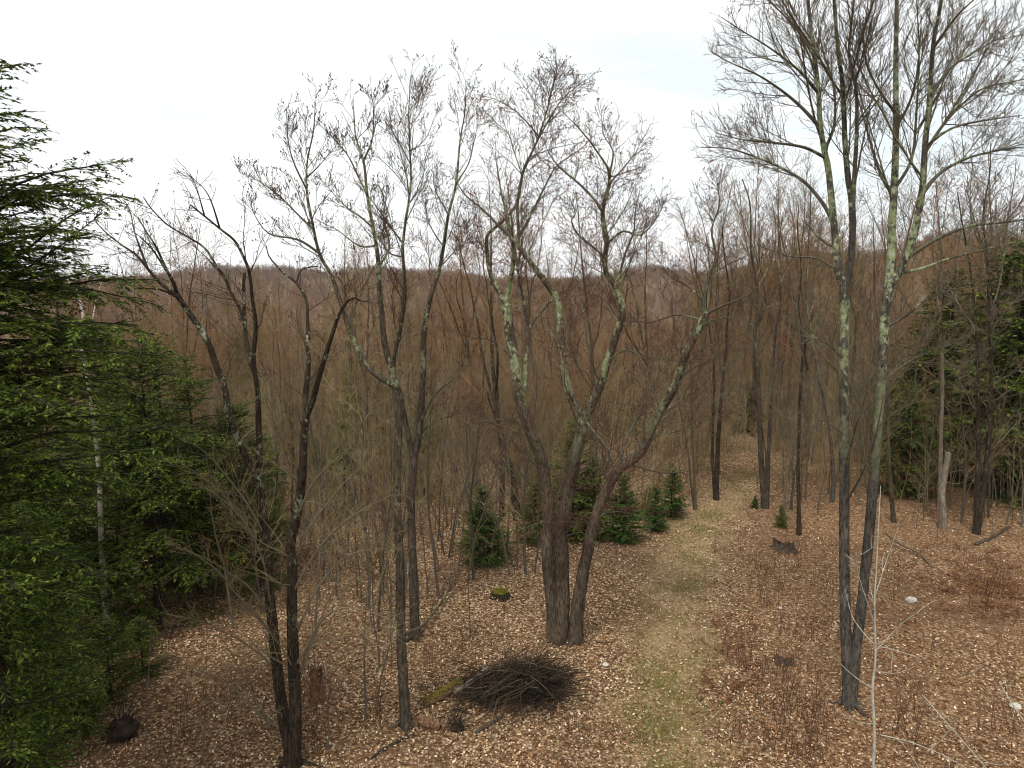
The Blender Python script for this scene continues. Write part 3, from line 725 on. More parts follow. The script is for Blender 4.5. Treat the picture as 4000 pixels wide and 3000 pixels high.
# dark twin-stemmed tree at the bottom edge
hero(13, 'bare_tree', 'dark twin-stemmed bare tree with low sweeping branches beside the hemlocks', (1137, 2990), [
    ([(1142, 3060), (1138, 2990), (1130, 2900), (1108, 2805), (1080, 2588), (1063, 2425), (1047, 2263), (1039, 2100), (1023, 1988), (1012, 1897), (994, 1843)], 0.125, 0.07, 0.5, 0.5),
    ([(1146, 3040), (1150, 2950), (1156, 2805), (1147, 2588), (1140, 2371), (1142, 2208), (1134, 2130), (1161, 2010), (1177, 1897), (1184, 1807), (1188, 1694), (1195, 1626)], 0.115, 0.058, -0.5, 0.5, 1),
    ([(994, 1843), (953, 1771), (931, 1716), (894, 1626), (876, 1513), (848, 1440), (821, 1360), (788, 1294), (729, 1208), (691, 1148)], 0.075, 0.05, 0.6),
    ([(994, 1843), (1012, 1807), (1010, 1671), (1007, 1536), (990, 1410), (1000, 1278), (986, 1170), (973, 1061), (940, 980), (913, 936), (859, 893), (799, 844), (745, 801)], 0.065, 0.012, -0.6),
    ([(1000, 1470), (978, 1403), (959, 1294), (940, 1213), (902, 1143), (875, 1077), (853, 1050), (799, 969), (734, 926), (653, 877), (593, 817), (563, 774)], 0.05, 0.009, 0.6),
    ([(959, 1290), (951, 1143), (956, 1067)], 0.04, 0.028, 0.3, 0.3),
    ([(691, 1148), (636, 1115), (577, 1050), (533, 996), (484, 963), (409, 904), (371, 855), (392, 817)], 0.04, 0.007, 0.4),
    ([(691, 1148), (680, 1110), (642, 1034), (609, 963), (571, 904), (540, 850)], 0.04, 0.008, -0.5),
    ([(577, 1050), (539, 947), (522, 893), (506, 817), (480, 780)], 0.025, 0.006, 0.5),
    ([(660, 1080), (600, 980), (547, 926)], 0.022, 0.01, -0.5),
    ([(729, 1208), (690, 1160), (620, 1130), (540, 1125), (480, 1100)], 0.03, 0.006, -0.7),
    ([(859, 893), (830, 800), (800, 740), (745, 690)], 0.02, 0.005, -0.4),
    ([(799, 844), (770, 740), (750, 690)], 0.016, 0.005, 0.4),
    ([(1195, 1626), (1193, 1536), (1204, 1423), (1201, 1251), (1195, 1170), (1157, 1105), (1114, 1072), (1081, 1039), (1050, 1000), (1040, 960)], 0.06, 0.008, 0.5),
    ([(1160, 1110), (1165, 1080), (1184, 1050), (1240, 1040)], 0.025, 0.01, 0.5),
    ([(1195, 1626), (1220, 1567), (1238, 1500), (1261, 1423), (1293, 1321), (1325, 1229), (1358, 1175)], 0.055, 0.022, -0.6),
    ([(1358, 1175), (1385, 1165), (1412, 1175), (1440, 1180)], 0.018, 0.006, -0.3),
    # low branches that sweep outwards
    ([(1072, 2500), (1000, 2400), (930, 2330), (850, 2230), (740, 2150)], 0.028, 0.006, -0.6),
    ([(1062, 2420), (980, 2300), (900, 2240), (800, 2180), (690, 2140)], 0.026, 0.006, 0.6),
    ([(1058, 2380), (1030, 2200), (960, 2050), (880, 1960), (760, 1880)], 0.026, 0.006, -0.8),
    ([(1045, 2240), (980, 2080), (900, 1960), (800, 1870), (690, 1800)], 0.026, 0.006, 0.4),
    ([(1038, 2100), (960, 1960), (860, 1830), (780, 1750), (680, 1700)], 0.024, 0.006, -0.7),
    ([(1086, 2640), (1020, 2560), (900, 2480), (760, 2420), (650, 2400)], 0.022, 0.005, -0.8),
    ([(1110, 2850), (1060, 2835), (1000, 2780), (900, 2680), (780, 2620), (690, 2590)], 0.034, 0.006, -0.6),
    ([(1060, 2835), (1000, 2740), (930, 2600), (860, 2480)], 0.02, 0.005, 0.6),
    ([(1168, 2520), (1190, 2420), (1240, 2300), (1330, 2190), (1420, 2150), (1540, 2140)], 0.03, 0.006, 0.6),
    ([(1165, 2600), (1215, 2500), (1260, 2420), (1340, 2375), (1440, 2390), (1550, 2430)], 0.03, 0.006, -0.7),
    ([(1172, 2720), (1190, 2620), (1230, 2480), (1290, 2330), (1360, 2190), (1420, 2060)], 0.032, 0.007, 0.8),
    ([(1175, 2640), (1200, 2540), (1300, 2500), (1420, 2470), (1500, 2450)], 0.02, 0.005, -0.7),
    ([(1150, 2330), (1210, 2200), (1300, 2080), (1420, 1990), (1540, 1930)], 0.026, 0.006, -0.9),
    ([(1142, 2200), (1210, 2060), (1300, 1940), (1380, 1850), (1480, 1780)], 0.026, 0.006, 0.8),
    ([(1165, 2010), (1230, 1880), (1330, 1780), (1420, 1720)], 0.022, 0.006, -0.8),
], (M['bark_dark'], M['twig_grey'], M['twig_pale'], M['bud_brown']),
    dict(CF, d2=4.6, l2=0.36, l2max=2.2, a2=0.8, wig=0.12, up=0.02, d3=3.6, d4=3.6, r3=0.0034, zmin=0.8, buds=0.45, budz=6.5, roots=5, darkz=6.2, big=0.036, upd=0.05, rt=0.0029))

# straight tree right of the dark twin and the one standing behind it
hero(14, 'bare_tree', 'straight bare tree with stripped bark at its foot, beside the mossy log', (1588, 2838), [
    ([(1588, 2860), (1580, 2760), (1573, 2642), (1563, 2425), (1563, 2208), (1556, 2100), (1550, 1943), (1550, 1784), (1557, 1671), (1548, 1560), (1541, 1486)], 0.115, 0.075, 0.5, 0.4),
    ([(1541, 1486), (1503, 1343), (1492, 1230), (1480, 1117), (1476, 1004), (1458, 891), (1435, 762), (1420, 627), (1390, 536), (1382, 438), (1378, 400)], 0.07, 0.008, -0.5),
    ([(1545, 1510), (1443, 1441), (1382, 1328), (1352, 1252), (1322, 1154), (1292, 1071), (1247, 989), (1217, 853), (1198, 740), (1201, 627), (1224, 514), (1232, 400)], 0.06, 0.008, 0.8),
    ([(1230, 900), (1164, 838), (1088, 762), (1013, 710), (945, 672)], 0.028, 0.005, 0.6),
    ([(1198, 740), (1150, 640), (1126, 551), (1119, 430)], 0.024, 0.005, -0.5),
    ([(1245, 985), (1164, 936), (1051, 913), (998, 845), (980, 800)], 0.028, 0.005, -0.7),
    ([(1200, 700), (1270, 620), (1320, 560)], 0.018, 0.005, 0.7),
    ([(1437, 770), (1395, 680), (1352, 597), (1277, 514), (1230, 470)], 0.028, 0.005, 0.5),
    ([(1458, 891), (1400, 840), (1352, 808), (1254, 702)], 0.024, 0.005, 0.8),
    ([(1420, 627), (1450, 560), (1458, 500), (1461, 401)], 0.022, 0.005, -0.4),
    ([(1470, 970), (1400, 960), (1320, 900), (1260, 870)], 0.022, 0.005, 0.9),
    ([(1478, 1060), (1520, 960), (1500, 850), (1520, 720)], 0.022, 0.005, 0.6),
    ([(1566, 2470), (1640, 2450), (1690, 2400), (1740, 2330), (1790, 2240)], 0.032, 0.006, -0.4),
    ([(1565, 2300), (1500, 2250), (1420, 2260)], 0.014, 0.004, -0.7),
], (M['bark_mid'], M['limb_green'], M['twig_red'], M['bud_brown']),
    dict(CF, d2=4.6, l2=0.38, l2max=2.0, a2=0.62, wig=0.10, up=0.08, d3=5.4, d4=6.5, zmin=2.2, upd=0.22, buds=0.6, rt=0.0036, roots=5))

hero(15, 'bare_tree', 'slim forked tree standing close behind the straight stripped-bark tree', (1625, 2492), [
    ([(1625, 2510), (1618, 2380), (1612, 2200), (1606, 2000), (1612, 1850), (1640, 1650), (1650, 1500), (1654, 1343)], 0.12, 0.075, 0.5, 0.4),
    ([(1654, 1343), (1661, 1267), (1684, 1154), (1714, 1064), (1733, 966), (1752, 838), (1782, 717), (1797, 551), (1816, 438), (1821, 310)], 0.07, 0.008, 0.4),
    ([(1618, 1800), (1585, 1650), (1560, 1530), (1535, 1426), (1563, 1290), (1582, 1154), (1574, 1004), (1574, 951), (1586, 853), (1605, 717), (1601, 589), (1597, 438), (1605, 295)], 0.075, 0.007, -0.6),
    ([(1574, 951), (1518, 875), (1443, 770), (1390, 720)], 0.032, 0.006, 0.6),
    ([(1601, 600), (1661, 544), (1690, 480)], 0.018, 0.005, -0.4),
    ([(1603, 640), (1560, 560), (1533, 514), (1525, 450)], 0.018, 0.005, 0.4),
    ([(1598, 500), (1640, 440), (1661, 363)], 0.014, 0.005, 0.4),
    ([(1574, 1010), (1510, 980), (1480, 900)], 0.022, 0.005, -0.7),
    ([(1782, 717), (1830, 640), (1850, 560), (1870, 470)], 0.022, 0.005, -0.5),
    ([(1752, 838), (1700, 740), (1690, 640)], 0.022, 0.005, 0.6),
    ([(1733, 966), (1680, 880), (1660, 790)], 0.022, 0.005, -0.6),
    ([(1720, 1050), (1790, 960), (1830, 880)], 0.02, 0.005, 0.7),
    ([(1640, 1650), (1700, 1540), (1780, 1470), (1840, 1400)], 0.035, 0.008, -0.8),
    ([(1630, 1720), (1690, 1650), (1800, 1610), (1900, 1560)], 0.028, 0.006, 0.7),
], (M['bark_mid'], M['limb_green'], M['twig_red'], M['bud_brown']),
    dict(CF, d2=4.6, l2=0.38, l2max=1.9, a2=0.6, wig=0.10, up=0.08, d3=5.4, d4=6.5, zmin=2.5, upd=0.22, buds=0.6, rt=0.0036, roots=5))

# leaning broken trunk behind the maple
hero(16, 'dead_tree', 'leaning dark dead trunk with broken top, among the young spruces', (2024, 2030), [
    ([(2026, 2050), (2016, 1987), (2000, 1873), (1968, 1760), (1943, 1633), (1937, 1525), (1932, 1470)], 0.15, 0.09, 0.5, 0.2),
    ([(1945, 1640), (1915, 1580), (1905, 1530)], 0.05, 0.03, -0.3, 0.2),
], (M['bark_dark'], M['bark_dark'], M['twig_grey'], M['bud_brown']), dict(CF, buds=0, d2=1.2, l2=0.25, l2max=1.0, zmin=1.5))

# trees at the edge of the wood on the far side of the clearing
edge = [
    ((2797, 1952), 'forked dark tree where the track enters the woods', [
        ([(2797, 1965), (2804, 1760), (2816, 1570), (2835, 1380), (2839, 1272), (2850, 1150), (2830, 1000), (2820, 880)], 0.14, 0.02, 0.3, 0.7),
        ([(2768, 1960), (2772, 1860), (2780, 1700), (2790, 1500), (2780, 1350), (2760, 1200), (2765, 1060)], 0.09, 0.015, -0.3, 0.7, 1),
        ([(2839, 1280), (2900, 1150), (2930, 1010), (2980, 900)], 0.04, 0.01, 0.6),
        ([(2825, 1450), (2900, 1380), (2990, 1340)], 0.035, 0.008, -0.7)], 'bark_dark'),
    ((2990, 1985), 'dark twin trunk above the small shrubby green spruce', [
        ([(2990, 2000), (2977, 1850), (2970, 1710), (2961, 1454), (2950, 1300), (2960, 1150), (2935, 980), (2930, 800), (2900, 700)], 0.17, 0.02, 0.3, 0.6),
        ([(3012, 1990), (3010, 1900), (3007, 1761), (3015, 1500), (3030, 1300), (3050, 1150), (3040, 980), (3060, 830)], 0.13, 0.015, -0.4, 0.6, 1),
        ([(2960, 1130), (3020, 1000), (3030, 880), (3010, 760)], 0.05, 0.01, 0.6),
        ([(2950, 1290), (2890, 1180), (2860, 1080), (2830, 980)], 0.045, 0.01, -0.7),
        ([(3045, 1100), (3120, 980), (3150, 860)], 0.04, 0.01, 0.5)], 'bark_mid'),
    ((3122, 2090), 'single straight black trunk just above the wide cut stump', [
        ([(3122, 2100), (3120, 1950), (3118, 1812), (3125, 1556), (3135, 1351), (3120, 1200), (3130, 1050), (3115, 900), (3120, 800)], 0.105, 0.012, 0.4, 0.7),
        ([(3130, 1300), (3180, 1180), (3190, 1080), (3215, 980)], 0.035, 0.008, 0.6),
        ([(3122, 1220), (3060, 1100), (3050, 1000)], 0.035, 0.008, -0.6)], 'bark_dark'),
    ((3494, 2040), 'reddish-brown trunk close behind the twin-trunk lichened tree', [
        ([(3494, 2055), (3478, 1880), (3468, 1660), (3462, 1400), (3420, 1200), (3415, 1000), (3410, 850)], 0.11, 0.015, 0.5, 0.7),
        ([(3450, 1330), (3520, 1220), (3540, 1100)], 0.04, 0.01, 0.5)], 'bark_wood'),
    ((3830, 2085), 'dark twin-stemmed tree beside the fallen log in front of dense hemlock', [
        ([(3812, 2098), (3818, 1950), (3822, 1761), (3822, 1454), (3812, 1266), (3790, 1050), (3760, 880), (3740, 750)], 0.13, 0.015, 0.4, 0.6),
        ([(3845, 2095), (3850, 2000), (3868, 1710), (3873, 1402), (3866, 1266), (3857, 1013), (3841, 844), (3866, 680), (3870, 560)], 0.13, 0.012, -0.4, 0.7, 1),
        ([(3866, 1240), (3910, 1080), (3930, 900), (3960, 720), (3970, 620)], 0.05, 0.01, 0.5),
        ([(3857, 1020), (3800, 880), (3790, 760), (3800, 640)], 0.04, 0.008, 0.7),
        ([(3820, 1400), (3900, 1250), (3990, 1150), (4080, 1080)], 0.045, 0.01, -0.8),
        ([(3815, 1300), (3740, 1180), (3680, 1060), (3660, 940)], 0.04, 0.01, 0.7)], 'bark_dark'),
    ((2712, 1992), 'pair of short thin trunks beside the paired small spruces', [
        ([(2716, 2005), (2714, 1900), (2705, 1700), (2700, 1500), (2690, 1300), (2700, 1150)], 0.085, 0.012, 0.3, 0.7),
        ([(2702, 2000), (2696, 1900), (2685, 1750), (2650, 1560), (2640, 1400)], 0.06, 0.01, -0.3, 0.7, 1)], 'bark_wood'),
    ((3250, 1960), 'grey leaning trunk seen between the black trunk and the twin-trunk tree', [
        ([(3250, 1975), (3255, 1850), (3235, 1650), (3200, 1480), (3170, 1300), (3150, 1150), (3160, 1000)], 0.11, 0.015, 0.5, 0.7),
        ([(3175, 1320), (3230, 1200), (3250, 1050)], 0.04, 0.01, -0.5)], 'bark_grey'),
]
for i, (b, lab, st, bk) in enumerate(edge):
    st = [(q[0], q[1] * 0.78, q[2], *q[3:]) for q in st]
    hero(30 + i, 'bare_tree', lab, b, st, (M[bk], M['limb_green'], M['twig_red'] if i % 2 else M['twig_grey'], M['bud_red']),
         dict(CF, d2=3.2, l2=0.38, l2max=2.8, wig=0.13, up=0.05, d3=3.8, d4=4.2, zmin=2.2, upd=0.15, buds=0.35, budn=2, rt=0.0055))

# broken pale snags
hero(50, 'dead_tree', 'pale broken snag with splintered top near the fallen forked branch', (3690, 2065), [
    ([(3686, 2080), (3684, 2000), (3680, 1930), (3690, 1860), (3700, 1800), (3704, 1770)], 0.12, 0.085, 0.2, 0),
    ([(3702, 1810), (3708, 1770), (3706, 1752)], 0.035, 0.012, 0.0, 0),
    ([(3698, 1800), (3693, 1768), (3690, 1758)], 0.03, 0.01, 0.0, 0),
    ([(3690, 1850), (3730, 1840), (3790, 1835)], 0.014, 0.005, -0.4, 0.6),
    ([(3692, 1880), (3740, 1890), (3800, 1870)], 0.012, 0.005, 0.4, 0.6),
], (M['bark_snag'], M['bark_snag'], M['twig_pale'], M['bud_brown']), dict(CF, buds=0, zmin=0.3, big=0.008, l2=0.5, l2max=0.8))
hero(51, 'dead_tree', 'taller thin splintered dead trunk behind the pale broken snag', (3668, 2020), [
    ([(3668, 2030), (3672, 1900), (3676, 1700), (3682, 1500), (3680, 1380)], 0.09, 0.05, 0.3, 0.2),
    ([(3680, 1390), (3684, 1365), (3683, 1350)], 0.03, 0.008, 0.0, 0),
], (M['bark_snag'], M['bark_snag'], M['twig_pale'], M['bud_brown']), dict(CF, buds=0, zmin=1.0, l2=0.25, l2max=0.8))

# white birch in front of the hemlocks
hero(52, 'birch_tree', 'slim white birch with peeling pale bark among the dark hemlocks', (418, 2500), [
    ([(420, 2520), (415, 2420), (408, 2300), (398, 2150), (392, 2000), (388, 1850), (372, 1700), (360, 1600), (345, 1500), (328, 1400), (315, 1330), (325, 1230), (300, 1130), (290, 1000), (280, 880)], 0.085, 0.02, 0.5, 0.5),
    ([(368, 1650), (330, 1590), (290, 1570), (240, 1540)], 0.02, 0.005, -0.5),
    ([(365, 1620), (410, 1570), (440, 1540)], 0.018, 0.005, 0.5),
    ([(318, 1350), (360, 1250), (380, 1150), (420, 1050)], 0.025, 0.006, 0.5),
    ([(310, 1180), (260, 1080), (240, 980), (230, 900)], 0.022, 0.006, 0.6),
    ([(392, 2010), (330, 1960), (270, 1940)], 0.014, 0.004, -0.4, 0.6),
], (M['birch'], M['bark_sapling'], M['twig_grey'], M['bud_brown']), dict(CF, buds=0, d2=1.2, l2=0.2, l2max=1.4, zmin=3.5, d3=2.6, d4=2.6, big=0.02))

# pale sapling in front of the twin-trunk tree
hero(53, 'sapling', 'slender pale grey sapling with sparse upturned branches in front of the twin-trunk tree', (3418, 3150), [
    ([(3415, 3150), (3412, 3000), (3416, 2880), (3414, 2800), (3408, 2690), (3420, 2570), (3418, 2440), (3417, 2330), (3425, 2200), (3432, 2050), (3440, 1900)], 0.036, 0.006, 0.5, 0.4),
    ([(3410, 2695), (3340, 2645), (3290, 2600), (3240, 2550)], 0.014, 0.004, -0.4, 0.7),
    ([(3415, 2530), (3370, 2470), (3330, 2410), (3310, 2340)], 0.012, 0.004, 0.4, 0.7),
    ([(3420, 2545), (3470, 2490), (3530, 2430), (3580, 2395)], 0.015, 0.004, -0.3, 0.7),
    ([(3440, 2520), (3500, 2540), (3590, 2570)], 0.01, 0.004, -0.3, 0.7),
    ([(3418, 2440), (3380, 2330), (3350, 2230), (3345, 2150)], 0.011, 0.003, -0.3, 0.7),
    ([(3420, 2330), (3450, 2230), (3480, 2140), (3510, 2060)], 0.010, 0.003, 0.3, 0.7),
    ([(3412, 2830), (3350, 2820), (3300, 2790)], 0.008, 0.003, 0.3, 0.6),
    ([(3412, 2620), (3500, 2630), (3580, 2600)], 0.008, 0.003, 0.4, 0.6),
], (M['smooth_grey'], M['smooth_grey'], M['smooth_grey'], M['bud_green']),
    dict(CF, d2=1.0, l2=0.4, l2max=0.7, d3=1.6, d4=1.0, zmin=1.0, buds=0.8, budz=1.0, budn=2, rt=0.003, wig=0.08, up=0.07, big=0.002, flare=0.1))

# ------------------------------------------------------------------ conifers
def conifer(seed, Ht, Rb, zc, nb, kind, needle, sp_len=0.12, sp_wd=0.016, dens2=8.0, dens3=24.0, pw=0.7, droop=0.05, pk=1.25, low=1.0):
    """parts of one conifer: trunk, boughs (wood) and needles"""
    rng = np.random.default_rng(seed)
    n = 14; z = np.linspace(0, Ht, n)
    tp = np.stack([0.05 * np.sin(z * 0.8 + seed), 0.05 * np.cos(z * 0.7), z], 1)
    tr = np.maximum((0.011 * Ht + 0.02) * (1 - z / Ht) ** 0.8, 0.008); tr[0] *= 1.25; tp[0, 2] = -0.15
    u = rng.random(nb)
    if kind == 'spruce':
        lv = np.floor(u * Ht / 0.22) * 0.22 / Ht; u = np.clip(lv + 0.01 * rng.standard_normal(nb), 0, 0.995)
    zz = zc + (Ht * 0.99 - zc) * (u ** 0.9)
    f = (zz - zc) / (Ht - zc)
    prof = np.minimum(1.0, pk * (1 - f) ** (pw if kind == 'hemlock' else 0.95) + 0.02) * (0.78 + 0.22 * np.minimum(1, f / 0.15))
    prof = prof * (low + (1 - low) * smst(f, 0.25, 0.6))
    ln = Rb * prof * (0.62 + 0.5 * rng.random(nb)) + 0.1
    az = rng.uniform(0, 2 * np.pi, nb)
    e = (0.12 + 0.55 * f + 0.12 * rng.standard_normal(nb)) if kind == 'spruce' else (0.10 + 0.5 * f ** 2 + 0.16 * rng.standard_normal(nb))
    D = np.stack([np.cos(az) * np.cos(e), np.sin(az) * np.cos(e), np.sin(e)], 1)
    P0 = np.stack([np.interp(zz, z, tp[:, 0]), np.interp(zz, z, tp[:, 1]), zz], 1)
    B1 = grow(rng, P0, D, ln, 8, 0.07, -droop)
    R1 = (0.006 + 0.008 * ln)[:, None] * (1 - 0.8 * np.linspace(0, 1, 8))[None]
    def sides(P, dens, t0, ang, lf, lmax, lmin, nn, dr):
        Lp = lens(P); cnt = np.maximum(1, rng.poisson(dens * Lp * (1 - t0))); idx = np.repeat(np.arange(len(P)), cnt); K = len(idx)
        t = t0 + (1 - t0) * rng.random(K); m = P.shape[1]; q = t * (m - 1); i = np.minimum(q.astype(int), m - 2); g = (q - i)[:, None]
        p = P[idx, i] * (1 - g) + P[idx, i + 1] * g; T = unit(P[idx, i + 1] - P[idx, i])
        S = unit(np.cross(T, np.array([0, 0, 1.0])) + 0.25 * rng.standard_normal((K, 3))); sg = np.where(rng.random(K) < 0.5, -1, 1)[:, None]
        a = ang + 0.2 * rng.standard_normal(K)
        d = unit(np.cos(a)[:, None] * T + np.sin(a)[:, None] * S * sg + np.array([0, 0, -dr]))
        l = np.clip(lf * Lp[idx] * (1 - 0.75 * t) * (0.6 + 0.7 * rng.random(K)), lmin, lmax)
        return p, d, l, S
    p, d, l, _ = sides(B1, dens2, 0.10, 0.95, 0.5, 1.1, 0.12, 5, 0.12)
    B2 = grow(rng, p, d, l, 5, 0.09, -droop * 1.3)
    g = Geo(); g.tubes(B1, R1, 4, 0)
    g.tubes(B2[:, ::2], np.full((len(B2), 3), 0.0035) * (1 - 0.6 * np.linspace(0, 1, 3))[None], 3, 0)
    wood = g.mesh('boughs', [M['bark_conifer']])
    g = Geo()
    for Pp, dn, ll in ((B2, dens3, sp_len), (B1, dens3 * 0.7, sp_len * 1.1)):
        p, d, l, S = sides(Pp, dn, 0.12, 0.75, 0.3, ll * 1.25, ll * 0.6, 3, 0.10 if kind == 'hemlock' else 0.02)
        sd_ = unit(np.cross(d, np.array([0, 0, 1.0])) + 0.55 * rng.standard_normal(p.shape))
        g.diamonds(p, d, sd_, l, sp_wd * rng.uniform(0.7, 1.3, len(p)))
    tipd = unit(B2[:, -1] - B2[:, -2]); g.diamonds(B2[:, -1] - tipd * 0.02, tipd, unit(np.cross(tipd, np.array([0, 0, 1.0]))), np.full(len(B2), sp_len), np.full(len(B2), sp_wd))
    need = g.mesh('needles', [needle], False)
    g = Geo(); g.tubes(tp, tr, 10, 0, 0.05, rng)
    trunk = g.mesh('trunk', [M['bark_conifer']])
    return trunk, wood, need

def place_con(name, me3, loc, label, cat, rz=0, sc=1.0, group=None):
    r = emp(name, loc, label, cat, group, rz, sc)
    put('trunk', me3[0], r); b = put('boughs', me3[1], r); put('needles', me3[2], b)
    return r

def at(x, y): return (x, y, ground(x, y) - 0.03)

HN, SN, ON = M['hemlock_needles'], M['spruce_needles'], M['olive_needles']
con_hero = conifer(61, 11.9, 2.6, 0.6, 300, 'hemlock', HN, 0.095, 0.0145, 12, 44, pw=0.45, droop=0.06, pk=1.7, low=0.5)
con_a = conifer(62, 9.0, 2.6, 0.5, 190, 'hemlock', HN, 0.105, 0.018, 10, 40, pw=0.5, droop=0.06)
con_b = conifer(63, 9.0, 2.4, 0.7, 180, 'hemlock', HN, 0.105, 0.018, 10, 40, pw=0.52, droop=0.07)
con_s = conifer(64, 2.6, 1.0, 0.12, 120, 'hemlock', HN, 0.09, 0.017, 12, 30, droop=0.03)
spr_a = conifer(65, 3.0, 1.1, 0.06, 210, 'spruce', SN, 0.10, 0.022, 13, 30, droop=0.0)
spr_b = conifer(66, 3.0, 0.9, 0.12, 170, 'spruce', SN, 0.10, 0.022, 13, 30, droop=0.01)
spr_o = conifer(67, 4.0, 1.35, 0.15, 220, 'spruce', ON, 0.12, 0.024, 11, 24, droop=0.02)
far_o = conifer(68, 9.0, 2.3, 0.6, 130, 'hemlock', ON, 0.22, 0.06, 6.5, 14, droop=0.04)
far_h = conifer(69, 10.0, 2.9, 0.6, 160, 'hemlock', HN, 0.22, 0.06, 7, 15, droop=0.05)

def hgt_scale(base, top_sy, Ht):
    """size of a conifer so that its tip reaches a given height in the picture"""
    d = ray(2000, top_sy); zt = H + d[2] / d[1] * base[1]
    return (zt - base[2]) / Ht

hx = P3(-130, 1500, 9.6)
place_con('hemlock_tree', con_hero, at(hx[0], hx[1]), 'tall hemlock with long drooping boughs, nearest the camera at the picture edge', 'hemlock', 0.6, 1.0)
for (sx, Y, top, me3, Ht, rz, lab) in (
    (-60, 12.4, 1850, con_b, 9.0, 1.0, 'dark low hemlock standing under the boughs of the tallest hemlock'),
    (-120, 15.0, 1350, con_a, 9.0, 2.2, 'dark hemlock half hidden behind the tall hemlock at the picture edge'),
    (170, 18.5, 1480, con_b, 9.0, 0.3, 'dense hemlock behind the white birch trunk, towards the picture edge'),
    (560, 18.2, 1290, con_a, 9.0, 1.7, 'bushy yellow-green topped hemlock just beyond the white birch'),
    (735, 20.0, 1390, con_b, 9.0, 2.9, 'broad dark hemlock between the birch and the dark twin-stemmed tree'),
    (900, 21.0, 1560, con_a, 9.0, 4.0, 'shorter dark hemlock directly behind the low sweeping branches'),
    (620, 23.5, 1330, con_b, 9.0, 5.1, 'hemlock at the back of the dark evergreen clump'),
    (420, 24.0, 1270, con_a, 9.0, 0.9, 'hemlock behind the yellow-green topped one, its tip beside the birch'),
    (1010, 25.0, 1700, con_b, 9.0, 3.3, 'small hemlock seen through the dark twin-stemmed tree'),
    (-250, 20.0, 1000, con_b, 9.0, 3.9, 'tall hemlock beyond the nearest one, mostly outside the picture'),
):
    p = P3(sx, 1500, Y); b = at(p[0], p[1])
    place_con('hemlock_tree', me3, b, lab, 'hemlock', rz, hgt_scale(b, top, Ht))
for (px, rz, sc, lab) in (((425, 2740), 0.0, 0.75, 'small hemlock sapling at the foot of the white birch'), ((560, 2640), 1.4, 0.55, 'tiny hemlock sapling in front of the dark hemlock clump'), ((180, 2900), 2.0, 0.8, 'hemlock sapling beside the dark earthy stump'), ((330, 2860), 3.0, 0.45, 'wispy little hemlock just behind the dark earthy stump')):
    g_ = G(*px); place_con('hemlock_sapling', con_s, g_, lab, 'hemlock', rz, sc)

for (px, top, me3, Ht, rz, nm, lab) in (
    ((1888, 2200), 1900, spr_a, 3.0, 0.0, 'spruce_tree', 'bushy dark green young spruce left of the thick maple'),
    ((2090, 2110), 1850, spr_o, 4.0, 1.0, 'spruce_tree', 'yellowish young spruce hard against the maple stems'),
    ((2235, 2090), 1640, spr_o, 4.0, 2.0, 'spruce_tree', 'tall narrow yellow-green spruce rising between the maple stems'),
    ((2310, 2100), 1790, spr_b, 3.0, 3.0, 'spruce_tree', 'dark spruce behind the maple\'s leaning stem'),
    ((2432, 2110), 1855, spr_a, 3.0, 4.0, 'spruce_tree', 'full dark green spruce just right of the maple beside the track'),
    ((2560, 2075), 1890, spr_b, 3.0, 5.0, 'spruce_tree', 'front one of the small paired spruces at the track edge'),
    ((2625, 2020), 1815, spr_b, 3.0, 0.7, 'spruce_tree', 'taller one of the small paired spruces at the track edge'),
    ((2530, 2030), 1900, spr_o, 4.0, 1.7, 'spruce_tree', 'thin olive spruce behind the small paired spruces'),
    ((2948, 1985), 1935, spr_a, 3.0, 2.7, 'spruce_tree', 'tiny low spruce at the foot of the dark twin trunk'),
    ((3050, 2060), 1970, spr_o, 4.0, 3.7, 'spruce_tree', 'small yellowish spruce left of the single black trunk'),
):
    b = G(*px)
    place_con(nm, me3, b, lab, 'spruce', rz, hgt_scale(b, top, Ht))

